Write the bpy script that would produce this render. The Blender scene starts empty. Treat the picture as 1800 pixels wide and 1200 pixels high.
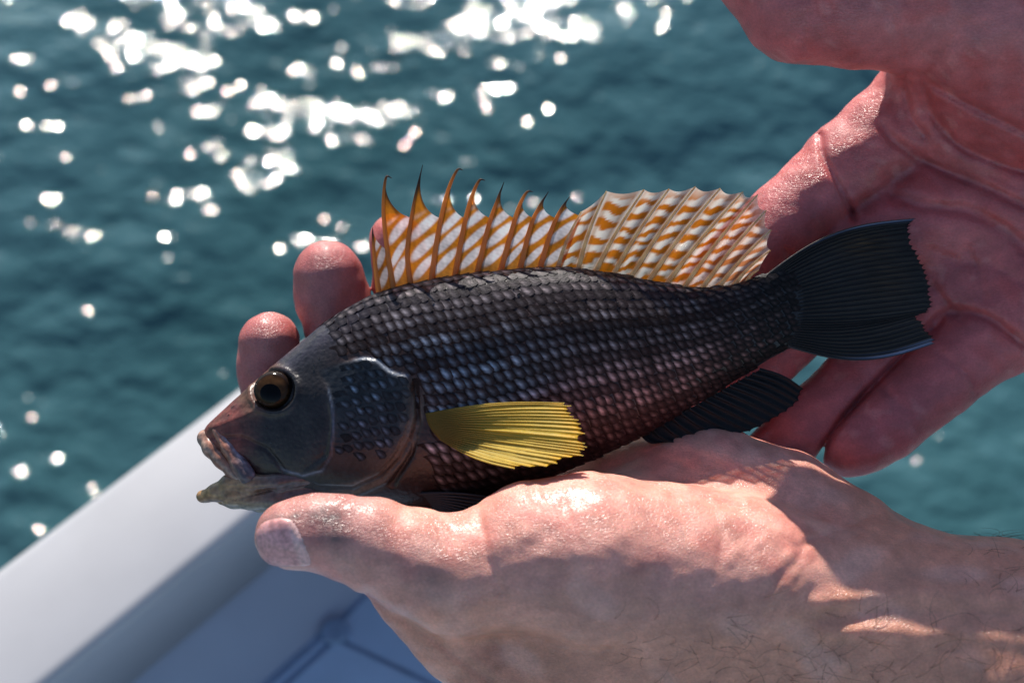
import bpy, bmesh, math, random
import numpy as np
from mathutils import Vector, Matrix

random.seed(7); RNG = np.random.default_rng(7)
scene = bpy.context.scene
COL = scene.collection

# ------------------------------------------------------------------ camera, sky, sun, exposure
S = 0.00015            # metres per working unit on the plane of focus
DP = 2500.0            # working units from lens to the plane of focus (50 mm lens)
PITCH = math.radians(51.4)
FOC = np.array([0.0, 0.0, 1.08])                     # point of focus, height above the water
RIGHT = np.array([1.0, 0, 0])
UP = np.array([0, math.sin(PITCH), math.cos(PITCH)])
BACK = np.array([0, -math.cos(PITCH), math.sin(PITCH)])
CAM = FOC + BACK * DP * S

cam_data = bpy.data.cameras.new('camera')
cam = bpy.data.objects.new('camera', cam_data); COL.objects.link(cam)
cam.location = CAM
cam.rotation_euler = (math.pi / 2 - PITCH, 0, 0)
cam_data.lens = 50; cam_data.sensor_width = 36; cam_data.sensor_fit = 'HORIZONTAL'
cam_data.clip_start = 0.01; cam_data.clip_end = 8000
cam_data.dof.use_dof = True
cam_data.dof.focus_distance = (DP - 40) * S
cam_data.dof.aperture_fstop = 11.0
scene.camera = cam

SUN_EL, SUN_AZ = math.radians(30.6), math.radians(-6.5)       # azimuth measured from +Y towards +X
world = bpy.data.worlds.new('World'); scene.world = world; world.use_nodes = True
wn = world.node_tree
bg = wn.nodes['Background']
sky = wn.nodes.new('ShaderNodeTexSky'); sky.sky_type = 'NISHITA'; sky.sun_disc = False
sky.sun_elevation = SUN_EL; sky.sun_rotation = SUN_AZ
sky.air_density = 1.0; sky.dust_density = 0.4; sky.ozone_density = 1.6
wn.links.new(sky.outputs[0], bg.inputs[0]); bg.inputs[1].default_value = 0.11
sun_d = bpy.data.lights.new('sun', 'SUN'); sun_d.energy = 5.0; sun_d.angle = math.radians(0.53)
sun_d.color = (1.0, 0.93, 0.84)
sun = bpy.data.objects.new('sun', sun_d); COL.objects.link(sun)
to_sun = Vector((math.sin(SUN_AZ) * math.cos(SUN_EL), math.cos(SUN_AZ) * math.cos(SUN_EL), math.sin(SUN_EL)))
sun.rotation_euler = to_sun.to_track_quat('Z', 'Y').to_euler()
sun.location = (0, 0, 6)
vs = scene.view_settings
vs.view_transform = 'Standard'; vs.look = 'None'; vs.gamma = 1.0; vs.use_curve_mapping = False
vs.exposure = 0.62
scene.cycles.use_denoising = True
scene.cycles.sample_clamp_indirect = 6.0
scene.cycles.max_bounces = 8
scene.cycles.transparent_max_bounces = 8
scene.cycles.caustics_reflective = False; scene.cycles.caustics_refractive = False

# ------------------------------------------------------------------ helpers
def lin(r, g, b):
    f = lambda c: (c / 255) / 12.92 if c <= 10.3 else ((c / 255 + 0.055) / 1.055) ** 2.4
    return np.array([f(r), f(g), f(b)])

def cart(p):
    """(u, v, z): position as measured across and down the picture plane, z towards the viewer -> cartesian units"""
    p = np.asarray(p, float); k = 1 - p[..., 2] / DP
    return np.stack([(p[..., 0] - 900) * k, (600 - p[..., 1]) * k, p[..., 2]], -1)

def uncart(c):
    k = 1 - c[..., 2] / DP
    return np.stack([900 + c[..., 0] / k, 600 - c[..., 1] / k, c[..., 2]], -1)

def world_of(c):
    c = np.asarray(c, float) * S
    return FOC + c[..., 0:1] * RIGHT + c[..., 1:2] * UP + c[..., 2:3] * BACK

def W(p): return world_of(cart(p))

def on_level(u, v, h):
    """point where the sight line through picture position (u, v) meets the level plane at height h"""
    d = (u - 900) * RIGHT + (600 - v) * UP - DP * BACK
    t = (h - CAM[2]) / d[2]
    return CAM + d * t

def smoothstep(a, b, x):
    t = np.clip((x - a) / (b - a), 0, 1); return t * t * (3 - 2 * t)

_nd = RNG.normal(size=(24, 3)); _np = RNG.uniform(0, 6.28, 24)
def noise(p, scale, seed=0):
    """smooth pseudo-noise, about -1..1, feature size = scale"""
    p = np.asarray(p, float) / scale * 2.0
    o = np.zeros(p.shape[:-1])
    for i in range(7):
        k = (i + seed * 5) % 24
        d = _nd[k] * (0.6 + 0.25 * i)
        q = p @ d[:p.shape[-1]]
        o += np.sin(q + _np[k] + 1.3 * np.sin(0.61 * (p @ _nd[(k + 7) % 24][:p.shape[-1]]) + _np[(k + 3) % 24]))
    return o / 4.0

def mk(name, verts, faces, mat, parent=None, cols=None, smooth=True, attrs=None):
    """one mesh object; verts are world positions"""
    verts = np.asarray(verts, float)
    off = np.array(parent['_base']) if parent is not None else np.zeros(3)
    me = bpy.data.meshes.new(name)
    me.from_pydata((verts - off).tolist() if not isinstance(faces, np.ndarray) else [], [], [] if isinstance(faces, np.ndarray) else faces)
    if isinstance(faces, np.ndarray):
        n, k = faces.shape
        me.vertices.add(len(verts)); me.vertices.foreach_set('co', (verts - off).astype(np.float32).ravel())
        me.loops.add(n * k); me.loops.foreach_set('vertex_index', faces.astype(np.int32).ravel())
        me.polygons.add(n)
        me.polygons.foreach_set('loop_start', np.arange(0, n * k, k, dtype=np.int32))
        me.polygons.foreach_set('loop_total', np.full(n, k, dtype=np.int32))
        me.update(calc_edges=True); me.validate()
    if cols is not None:
        a = me.color_attributes.new('Col', 'FLOAT_COLOR', 'POINT')
        c4 = np.ones((len(verts), 4), np.float32); c4[:, :3] = np.clip(cols, 0, 1)
        a.data.foreach_set('color', c4.ravel())
    for nm, val in (attrs or {}).items():
        a = me.attributes.new(nm, 'FLOAT', 'POINT'); a.data.foreach_set('value', np.asarray(val, np.float32))
    if smooth: me.polygons.foreach_set('use_smooth', np.ones(len(me.polygons), bool))
    if mat: me.materials.append(mat)
    me.update()
    o = bpy.data.objects.new(name, me); COL.objects.link(o)
    if parent is not None:
        o.parent = parent
        o['_base'] = list(off)
    return o

def thing(name, loc, label, cat, group=None):
    e = bpy.data.objects.new(name, None); COL.objects.link(e); e.location = loc
    e.empty_display_size = 0.02
    e['label'] = label; e['category'] = cat; e['_base'] = [float(x) for x in loc]
    if group: e['group'] = group
    return e

def grid_faces(nu, nv, wrap_v=False, flip=False):
    i, j = np.meshgrid(np.arange(nu - 1), np.arange(nv if wrap_v else nv - 1), indexing='ij')
    j2 = (j + 1) % nv
    a = i * nv + j; b = (i + 1) * nv + j; c = (i + 1) * nv + j2; d = i * nv + j2
    f = np.stack([a, b, c, d], -1).reshape(-1, 4)
    return f[:, ::-1].copy() if flip else f

def tube(path, rad, n=8):
    """closed tube through cartesian points"""
    path = np.asarray(path, float); m = len(path)
    t = np.gradient(path, axis=0); t /= np.linalg.norm(t, axis=1)[:, None] + 1e-9
    ref = np.array([0.13, 0.21, 1.0]); ref /= np.linalg.norm(ref)
    a = np.cross(t, ref); a /= np.linalg.norm(a, axis=1)[:, None] + 1e-9
    b = np.cross(t, a)
    ang = np.linspace(0, 2 * np.pi, n, endpoint=False)
    rad = np.broadcast_to(np.asarray(rad, float), (m,))
    v = path[:, None] + rad[:, None, None] * (np.cos(ang)[None, :, None] * a[:, None] + np.sin(ang)[None, :, None] * b[:, None])
    v = v.reshape(-1, 3)
    f = grid_faces(m, n, True).tolist()
    f.append(list(range(n))[::-1]); f.append([(m - 1) * n + k for k in range(n)])
    return v, f

def curve(pts, x, smooth=1):
    """smooth interpolation through (x, y) control points"""
    pts = np.asarray(pts, float)
    xs = np.linspace(pts[0, 0], pts[-1, 0], 900)
    ys = np.interp(xs, pts[:, 0], pts[:, 1])
    w = max(3, int(smooth)); k = np.hanning(w + 2)[1:-1]; k /= k.sum()
    ys = np.convolve(np.pad(ys, w, mode='reflect', reflect_type='odd'), k, 'same')[w:-w]
    return np.interp(x, xs, ys)

def spline(pts, n):
    """Catmull-Rom through points -> n samples"""
    p = np.asarray(pts, float); p = np.vstack([2 * p[0] - p[1], p, 2 * p[-1] - p[-2]])
    m = len(p) - 3; t = np.linspace(0, m - 1e-6, n); i = t.astype(int); f = (t - i)[:, None]
    p0, p1, p2, p3 = p[i], p[i + 1], p[i + 2], p[i + 3]
    return 0.5 * (2 * p1 + (p2 - p0) * f + (2 * p0 - 5 * p1 + 4 * p2 - p3) * f**2 + (3 * p1 - p0 - 3 * p2 + p3) * f**3)

def poly_dist(u, v, poly, closed=True):
    """signed distance (negative inside) from points to a 2D polygon, or plain distance to a polyline"""
    poly = np.asarray(poly, float); n = len(poly); d = np.full(u.shape, 1e9); ins = np.zeros(u.shape, bool)
    for i in range(n if closed else n - 1):
        a, b = poly[i], poly[(i + 1) % n]; e = b - a
        t = np.clip(((u - a[0]) * e[0] + (v - a[1]) * e[1]) / (e @ e + 1e-9), 0, 1)
        d = np.minimum(d, np.hypot(u - a[0] - t * e[0], v - a[1] - t * e[1]))
        if closed:
            c = ((a[1] > v) != (b[1] > v)) & (u < (b[0] - a[0]) * (v - a[1]) / (b[1] - a[1] + 1e-12) + a[0])
            ins ^= c
    return np.where(ins, -d, d) if closed else d

# ---- solid modelling by distance field
def smin(a, b, k):
    h = np.maximum(k - np.abs(a - b), 0) / k
    return np.minimum(a, b) - h * h * k * 0.25

class Field:
    def __init__(self, xs, ys, zs):
        self.xs, self.ys, self.zs = (np.asarray(q, np.float32) for q in (xs, ys, zs))
        self.F = np.full((len(xs), len(ys), len(zs)), 90, np.float32)
    def sub(self, lo, hi):
        r = []
        for ax, a, b in zip((self.xs, self.ys, self.zs), lo, hi):
            i0 = int(np.searchsorted(ax, a)); i1 = int(np.searchsorted(ax, b))
            r.append(slice(max(0, i0), max(1, i1)))
        return tuple(r)
    def cone(self, a, b, r1, r2, k, squash=None):
        a = np.asarray(a, float); b = np.asarray(b, float); R = max(r1, r2) + k + 12
        s = self.sub(np.minimum(a, b) - R, np.maximum(a, b) + R)
        X = self.xs[s[0]][:, None, None] - a[0]; Y = self.ys[s[1]][None, :, None] - a[1]; Z = self.zs[s[2]][None, None, :] - a[2]
        ba = b - a; l2 = ba @ ba; rr = r1 - r2; a2 = l2 - rr * rr
        if a2 <= 1e-6:
            c = a if r1 > r2 else b
            d = np.sqrt((X + a[0] - c[0])**2 + (Y + a[1] - c[1])**2 + (Z + a[2] - c[2])**2) - max(r1, r2)
        else:
            il2 = 1 / l2
            y = X * ba[0] + Y * ba[1] + Z * ba[2]; z = y - l2
            p2 = X * X + Y * Y + Z * Z
            x2 = np.maximum(p2 * l2 * l2 - y * y * l2, 0)   # |pa*l2 - ba*y|^2
            y2 = y * y * l2; z2 = z * z * l2
            kk = np.sign(rr) * rr * rr * x2
            d = (np.sqrt(x2 * a2 * il2) + y * rr) * il2 - r1
            m1 = np.sign(z) * a2 * z2 > kk; m2 = np.sign(y) * a2 * y2 < kk
            d = np.where(m2, np.sqrt(x2 + y2) * il2 - r1, d)
            d = np.where(m1, np.sqrt(x2 + z2) * il2 - r2, d)
        self.F[s] = smin(self.F[s], d.astype(np.float32), k)
    def chain(self, pts, k=18, kin=10):
        """pts: (u, v, z, apparent radius)"""
        c = cart([p[:3] for p in pts]); r = [p[3] * (1 - p[2] / DP) for p in pts]
        for i in range(len(pts) - 1):
            self.cone(c[i], c[i + 1], r[i], r[i + 1], k if i == 0 else max(kin, 6))
    def ball(self, p, k=18):
        c = cart(p[:3]); r = p[3] * (1 - p[2] / DP)
        self.cone(c, c + np.array([0.5, 0, 0]), r, r, k)
    def crease(self, pts, w, depth, zlim=None):
        """press a line into the surface, pts (u, v)"""
        if not hasattr(self, 'near'):
            ii = np.nonzero(np.abs(self.F) < 18)
            self.near = ii; self.nq = uncart(np.stack([self.xs[ii[0]], self.ys[ii[1]], self.zs[ii[2]]], -1))
        p = spline(pts, max(6, 3 * len(pts))); e = 3 * w
        q = self.nq; lo = p.min(0) - e; hi = p.max(0) + e
        sel = np.nonzero((q[:, 0] > lo[0]) & (q[:, 0] < hi[0]) & (q[:, 1] > lo[1]) & (q[:, 1] < hi[1]))[0]
        d = poly_dist(q[sel, 0], q[sel, 1], p, False)
        g = depth * np.exp(-(d / w)**2)
        self.F[tuple(k[sel] for k in self.near)] += g.astype(np.float32)
    def add(self, fn):
        m = np.abs(self.F) < 16
        ii = np.nonzero(m)
        c = np.stack([self.xs[ii[0]], self.ys[ii[1]], self.zs[ii[2]]], -1)
        self.F[ii] += fn(c, uncart(c)).astype(np.float32)
    def mesh(self):
        F = self.F; sg = F < 0
        n = [s - 1 for s in F.shape]
        def cs(a, dx, dy, dz): return a[dx:n[0] + dx, dy:n[1] + dy, dz:n[2] + dz]
        cnt = np.zeros(n, np.uint8)
        for dx in (0, 1):
            for dy in (0, 1):
                for dz in (0, 1): cnt += cs(sg, dx, dy, dz)
        act = (cnt > 0) & (cnt < 8)
        I = np.nonzero(act); nv = len(I[0])
        idx = np.full(n, -1, np.int32); idx[I] = np.arange(nv)
        acc = np.zeros((nv, 3)); num = np.zeros(nv)
        C = {}
        for dx in (0, 1):
            for dy in (0, 1):
                for dz in (0, 1): C[dx, dy, dz] = F[I[0] + dx, I[1] + dy, I[2] + dz].astype(float)
        for a in C:
            for ax in range(3):
                if a[ax]: continue
                b = list(a); b[ax] = 1; b = tuple(b)
                fa, fb = C[a], C[b]; m = (fa < 0) != (fb < 0)
                t = np.where(m, fa / np.where(m, fa - fb, 1), 0)
                p = np.zeros((nv, 3)); p[:] = a; p[:, ax] = t
                acc[m] += p[m]; num[m] += 1
        acc /= num[:, None]
        V = np.zeros((nv, 3))
        for ax, arr in enumerate((self.xs, self.ys, self.zs)):
            x0 = arr[I[ax]]; x1 = arr[I[ax] + 1]; V[:, ax] = x0 + (x1 - x0) * acc[:, ax]
        Q = []
        for ax in range(3):
            o1, o2 = [(1, 2), (2, 0), (0, 1)][ax]
            s0 = [slice(1, -1)] * 3; s1 = [slice(1, -1)] * 3; s0[ax] = slice(0, -1); s1[ax] = slice(1, None)
            A, B = sg[tuple(s0)], sg[tuple(s1)]
            J = np.nonzero(A != B)
            base = [J[k] + (0 if k == ax else 1) for k in range(3)]
            def g(d1, d2):
                q = list(base); q[o1] = q[o1] - d1; q[o2] = q[o2] - d2
                return idx[q[0], q[1], q[2]]
            quad = np.stack([g(1, 1), g(0, 1), g(0, 0), g(1, 0)], -1)
            flip = ~A[J]
            quad[flip] = quad[flip][:, ::-1]
            Q.append(quad)
        Q = np.vstack(Q); Q = Q[(Q >= 0).all(1)]
        # light relaxation removes the lattice's facets
        e = np.vstack([Q[:, [0, 1]], Q[:, [1, 2]], Q[:, [2, 3]], Q[:, [3, 0]]])
        for it in range(2):
            s = np.zeros((nv, 3)); c = np.zeros(nv)
            for k in range(3):
                s[:, k] = np.bincount(e[:, 0], V[e[:, 1], k], nv) + np.bincount(e[:, 1], V[e[:, 0], k], nv)
            c = np.bincount(e[:, 0], minlength=nv) + np.bincount(e[:, 1], minlength=nv)
            V = V * 0.5 + 0.5 * s / np.maximum(c, 1)[:, None]
        return V, Q
    def depth_at(self, u, v, z0=400, z1=-300):
        """first surface met from the viewer's side at (u, v)"""
        zz = np.arange(z0, z1, -1.5)
        c = cart(np.stack([np.full(zz.shape, u), np.full(zz.shape, v), zz], -1))
        i = np.clip(np.searchsorted(self.xs, c[:, 0]), 0, len(self.xs) - 1)
        j = np.clip(np.searchsorted(self.ys, c[:, 1]), 0, len(self.ys) - 1)
        k = np.clip(np.searchsorted(self.zs, c[:, 2]), 0, len(self.zs) - 1)
        f = self.F[i, j, k]; h = np.nonzero(f < 0)[0]
        return zz[h[0]] if len(h) else None

def vnormals(V, Q):
    n = np.cross(V[Q[:, 2]] - V[Q[:, 0]], V[Q[:, 3]] - V[Q[:, 1]])
    N = np.zeros_like(V)
    for k in range(Q.shape[1]):
        for a in range(3): N[:, a] += np.bincount(Q[:, k], n[:, a], len(V))
    return N / (np.linalg.norm(N, axis=1)[:, None] + 1e-9)

# ------------------------------------------------------------------ materials
def new_mat(name):
    m = bpy.data.materials.new(name); m.use_nodes = True
    nt = m.node_tree; return m, nt, nt.nodes['Principled BSDF']

def setp(b, **k):
    for a, v in k.items():
        a = a.replace('_', ' ')
        if a in b.inputs: b.inputs[a].default_value = v

def N(nt, t, **k):
    n = nt.nodes.new(t)
    for a, v in k.items(): setattr(n, a, v)
    return n

def mat_skin():
    m, nt, b = new_mat('skin'); L = nt.links
    at = N(nt, 'ShaderNodeVertexColor', layer_name='Col')
    tc = N(nt, 'ShaderNodeTexCoord')
    # blotches
    n1 = N(nt, 'ShaderNodeTexNoise'); n1.inputs['Scale'].default_value = 180; n1.inputs['Detail'].default_value = 5
    L.new(tc.outputs['Object'], n1.inputs['Vector'])
    r1 = N(nt, 'ShaderNodeMapRange'); r1.inputs[1].default_value = 0.3; r1.inputs[2].default_value = 0.7; r1.inputs[3].default_value = 0.88; r1.inputs[4].default_value = 1.12
    L.new(n1.outputs[0], r1.inputs[0])
    mx = N(nt, 'ShaderNodeMix', data_type='RGBA', blend_type='MULTIPLY'); mx.inputs[0].default_value = 1
    L.new(at.outputs[0], mx.inputs[6]); L.new(r1.outputs[0], mx.inputs[7])
    n2 = N(nt, 'ShaderNodeTexNoise'); n2.inputs['Scale'].default_value = 1500; n2.inputs['Detail'].default_value = 3
    L.new(tc.outputs['Object'], n2.inputs['Vector'])
    r2 = N(nt, 'ShaderNodeMapRange'); r2.inputs[1].default_value = 0.3; r2.inputs[2].default_value = 0.7; r2.inputs[3].default_value = 0.88; r2.inputs[4].default_value = 1.1
    L.new(n2.outputs[0], r2.inputs[0])
    mx2 = N(nt, 'ShaderNodeMix', data_type='RGBA', blend_type='MULTIPLY'); mx2.inputs[0].default_value = 1
    L.new(mx.outputs[2], mx2.inputs[6]); L.new(r2.outputs[0], mx2.inputs[7])
    L.new(mx2.outputs[2], b.inputs['Base Color'])
    # relief: skin lines and pores
    mp = N(nt, 'ShaderNodeMapping'); mp.inputs['Rotation'].default_value = (0.3, 0.5, 0.6); mp.inputs['Scale'].default_value = (1, 2.2, 1.3)
    L.new(tc.outputs['Object'], mp.inputs[0])
    vo = N(nt, 'ShaderNodeTexVoronoi', feature='DISTANCE_TO_EDGE'); vo.inputs['Scale'].default_value = 900
    nn = N(nt, 'ShaderNodeTexNoise'); nn.inputs['Scale'].default_value = 500
    L.new(mp.outputs[0], nn.inputs['Vector'])
    va = N(nt, 'ShaderNodeVectorMath', operation='MULTIPLY_ADD'); va.inputs[1].default_value = (0.0016,) * 3
    L.new(nn.outputs['Color'], va.inputs[0]); L.new(mp.outputs[0], va.inputs[2]); L.new(va.outputs[0], vo.inputs['Vector'])
    rv = N(nt, 'ShaderNodeMapRange'); rv.inputs[1].default_value = 0.0; rv.inputs[2].default_value = 0.14
    L.new(vo.outputs['Distance'], rv.inputs[0])
    n3 = N(nt, 'ShaderNodeTexNoise'); n3.inputs['Scale'].default_value = 260; n3.inputs['Detail'].default_value = 6
    L.new(mp.outputs[0], n3.inputs['Vector'])
    ad = N(nt, 'ShaderNodeMath', operation='MULTIPLY_ADD'); ad.inputs[1].default_value = 0.9
    L.new(n3.outputs[0], ad.inputs[0]); L.new(rv.outputs[0], ad.inputs[2])
    bp = N(nt, 'ShaderNodeBump'); bp.inputs['Strength'].default_value = 0.5; bp.inputs['Distance'].default_value = 0.00013
    L.new(ad.outputs[0], bp.inputs['Height']); L.new(bp.outputs[0], b.inputs['Normal'])
    rr = N(nt, 'ShaderNodeMapRange'); rr.inputs[1].default_value = 0.35; rr.inputs[2].default_value = 0.7; rr.inputs[3].default_value = 0.28; rr.inputs[4].default_value = 0.5
    L.new(n1.outputs[0], rr.inputs[0]); L.new(rr.outputs[0], b.inputs['Roughness'])
    setp(b, Subsurface_Weight=0.35, Subsurface_Scale=0.004, Subsurface_Radius=(1.0, 0.32, 0.16), Specular_IOR_Level=0.5)
    return m

def mat_attr(name, rough=0.35, spec=0.5, bump=None, coat=0.0, sss=0.0, metallic=0.0):
    m, nt, b = new_mat(name); L = nt.links
    at = N(nt, 'ShaderNodeVertexColor', layer_name='Col')
    tc = N(nt, 'ShaderNodeTexCoord')
    n1 = N(nt, 'ShaderNodeTexNoise'); n1.inputs['Scale'].default_value = 900; n1.inputs['Detail'].default_value = 4
    L.new(tc.outputs['Object'], n1.inputs['Vector'])
    r1 = N(nt, 'ShaderNodeMapRange'); r1.inputs[1].default_value = 0.3; r1.inputs[2].default_value = 0.7; r1.inputs[3].default_value = 0.72; r1.inputs[4].default_value = 1.25
    L.new(n1.outputs[0], r1.inputs[0])
    mx = N(nt, 'ShaderNodeMix', data_type='RGBA', blend_type='MULTIPLY'); mx.inputs[0].default_value = 1
    L.new(at.outputs[0], mx.inputs[6]); L.new(r1.outputs[0], mx.inputs[7]); L.new(mx.outputs[2], b.inputs['Base Color'])
    if bump:
        n2 = N(nt, 'ShaderNodeTexNoise'); n2.inputs['Scale'].default_value = bump[0]; n2.inputs['Detail'].default_value = 5
        L.new(tc.outputs['Object'], n2.inputs['Vector'])
        bp = N(nt, 'ShaderNodeBump'); bp.inputs['Strength'].default_value = 0.5; bp.inputs['Distance'].default_value = bump[1]
        L.new(n2.outputs[0], bp.inputs['Height']); L.new(bp.outputs[0], b.inputs['Normal'])
    setp(b, Roughness=rough, Specular_IOR_Level=spec, Coat_Weight=coat, Coat_Roughness=0.12, Subsurface_Weight=sss,
         Subsurface_Scale=0.002, Subsurface_Radius=(1, .5, .3), Metallic=metallic)
    return m

def mat_fin(name, trans=0.55, clear=0.2, rough=0.35, spec=0.5):
    m, nt, b = new_mat(name); L = nt.links
    at = N(nt, 'ShaderNodeVertexColor', layer_name='Col')
    tr = N(nt, 'ShaderNodeBsdfTranslucent'); tp = N(nt, 'ShaderNodeBsdfTransparent')
    L.new(at.outputs[0], b.inputs['Base Color']); L.new(at.outputs[0], tr.inputs[0]); L.new(at.outputs[0], tp.inputs[0])
    setp(b, Roughness=rough, Specular_IOR_Level=spec)
    tc = N(nt, 'ShaderNodeTexCoord'); n2 = N(nt, 'ShaderNodeTexNoise'); n2.inputs['Scale'].default_value = 1200
    L.new(tc.outputs['Object'], n2.inputs['Vector'])
    bp = N(nt, 'ShaderNodeBump'); bp.inputs['Strength'].default_value = 0.5; bp.inputs['Distance'].default_value = 0.0002
    L.new(n2.outputs[0], bp.inputs['Height']); L.new(bp.outputs[0], b.inputs['Normal'])
    m1 = N(nt, 'ShaderNodeMixShader'); m1.inputs[0].default_value = trans
    L.new(b.outputs[0], m1.inputs[1]); L.new(tr.outputs[0], m1.inputs[2])
    m2 = N(nt, 'ShaderNodeMixShader'); m2.inputs[0].default_value = clear
    L.new(m1.outputs[0], m2.inputs[1]); L.new(tp.outputs[0], m2.inputs[2])
    L.new(m2.outputs[0], nt.nodes['Material Output'].inputs[0])
    return m

def mat_plain(name, col, rough=0.4, spec=0.5, noise_amt=0.06, nscale=30, bump=0.0, coat=0.0):
    m, nt, b = new_mat(name); L = nt.links
    tc = N(nt, 'ShaderNodeTexCoord')
    n1 = N(nt, 'ShaderNodeTexNoise'); n1.inputs['Scale'].default_value = nscale; n1.inputs['Detail'].default_value = 6
    L.new(tc.outputs['Object'], n1.inputs['Vector'])
    mr = N(nt, 'ShaderNodeMapRange'); mr.inputs[1].default_value = 0.3; mr.inputs[2].default_value = 0.7
    mr.inputs[3].default_value = 1 - noise_amt; mr.inputs[4].default_value = 1 + noise_amt
    L.new(n1.outputs[0], mr.inputs[0])
    mx = N(nt, 'ShaderNodeMix', data_type='RGBA', blend_type='MULTIPLY'); mx.inputs[0].default_value = 1
    mx.inputs[6].default_value = (*col, 1); L.new(mr.outputs[0], mx.inputs[7]); L.new(mx.outputs[2], b.inputs['Base Color'])
    if bump:
        bp = N(nt, 'ShaderNodeBump'); bp.inputs['Strength'].default_value = 0.4; bp.inputs['Distance'].default_value = bump
        L.new(n1.outputs[0], bp.inputs['Height']); L.new(bp.outputs[0], b.inputs['Normal'])
    setp(b, Roughness=rough, Specular_IOR_Level=spec, Coat_Weight=coat, Coat_Roughness=0.1)
    return m

def mat_water():
    m, nt, b = new_mat('sea_water'); L = nt.links
    geo = N(nt, 'ShaderNodeNewGeometry')
    n0 = N(nt, 'ShaderNodeTexNoise'); n0.inputs['Scale'].default_value = 0.9; n0.inputs['Detail'].default_value = 3
    L.new(geo.outputs['Position'], n0.inputs['Vector'])
    cr = N(nt, 'ShaderNodeValToRGB')
    cr.color_ramp.elements[0].position = 0.3; cr.color_ramp.elements[0].color = (0.020, 0.070, 0.074, 1)
    cr.color_ramp.elements[1].position = 0.7; cr.color_ramp.elements[1].color = (0.052, 0.125, 0.150, 1)
    L.new(n0.outputs[0], cr.inputs[0]); L.new(cr.outputs[0], b.inputs['Base Color'])
    mp = N(nt, 'ShaderNodeMapping'); mp.inputs['Scale'].default_value = (1.0, 1.25, 1.0); mp.inputs['Rotation'].default_value = (0, 0, 0.1)
    L.new(geo.outputs['Position'], mp.inputs[0])
    n1 = N(nt, 'ShaderNodeTexNoise'); n1.inputs['Scale'].default_value = 9; n1.inputs['Detail'].default_value = 2.0; n1.inputs['Roughness'].default_value = 0.5
    n2 = N(nt, 'ShaderNodeTexNoise'); n2.inputs['Scale'].default_value = 52; n2.inputs['Detail'].default_value = 1.0
    L.new(mp.outputs[0], n1.inputs['Vector']); L.new(mp.outputs[0], n2.inputs['Vector'])
    b1 = N(nt, 'ShaderNodeBump'); b1.inputs['Strength'].default_value = 1; b1.inputs['Distance'].default_value = 0.0295
    b2 = N(nt, 'ShaderNodeBump'); b2.inputs['Strength'].default_value = 1; b2.inputs['Distance'].default_value = 0.0040
    L.new(n1.outputs[0], b1.inputs['Height']); L.new(n2.outputs[0], b2.inputs['Height'])
    L.new(b1.outputs[0], b2.inputs['Normal']); L.new(b2.outputs[0], b.inputs['Normal'])
    setp(b, Roughness=0.06, IOR=1.333, Specular_IOR_Level=0.5)
    return m

M_SKIN = mat_skin()
M_NAIL = mat_attr('nail', 0.32, 0.22, (1500, 0.00004), 0.2, 0.3)
M_BODY = mat_attr('fish_skin', 0.36, 0.3, (1300, 0.00018), 0.1)
def _tiny_scales(m):
    nt = m.node_tree; L = nt.links; b = nt.nodes['Principled BSDF']
    tc = N(nt, 'ShaderNodeTexCoord'); vo = N(nt, 'ShaderNodeTexVoronoi'); vo.inputs['Scale'].default_value = 780
    L.new(tc.outputs['Object'], vo.inputs['Vector'])
    bp = N(nt, 'ShaderNodeBump'); bp.inputs['Strength'].default_value = 0.5; bp.inputs['Distance'].default_value = 0.0002; bp.invert = True
    L.new(vo.outputs['Distance'], bp.inputs['Height']); L.new(b.inputs['Normal'].links[0].from_socket, bp.inputs['Normal']); L.new(bp.outputs[0], b.inputs['Normal'])
_tiny_scales(M_BODY)
M_JAW = mat_attr('jaw_skin', 0.3, 0.5, (1500, 0.0002), 0.2)
M_SCALE = mat_attr('fish_scale', 0.44, 0.08, (1900, 0.00022), 0.0)
M_EYE = mat_attr('fish_eye', 0.14, 0.1, None, 0.0)
M_FIN = mat_fin('fin_membrane', 0.62, 0.28, 0.5)
M_RAY = mat_fin('fin_ray', 0.6, 0.1)
M_YFIN = mat_fin('pectoral_membrane', 0.4, 0.15, 0.5, 0.2)
M_DARKFIN = mat_fin('dark_fin', 0.12, 0.0, 0.45, 0.2)
M_GEL = mat_plain('white_gelcoat', (0.36, 0.36, 0.375), 0.4, 0.5, 0.06, 22, 0.0, 0.1)
M_DECK = mat_plain('deck_gelcoat', (0.38, 0.50, 0.64), 0.5, 0.4, 0.06, 40, 0.0006)
M_WALL = mat_plain('liner_gelcoat', (0.30, 0.34, 0.42), 0.5, 0.4, 0.05, 20)
M_GUT = mat_plain('dark_sealant', (0.22, 0.30, 0.42), 0.6, 0.4, 0.2, 60)
M_HAIR = mat_plain('arm_hair', (0.10, 0.05, 0.022), 0.4, 0.5, 0.3, 600)
M_WATER = mat_water()

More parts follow.
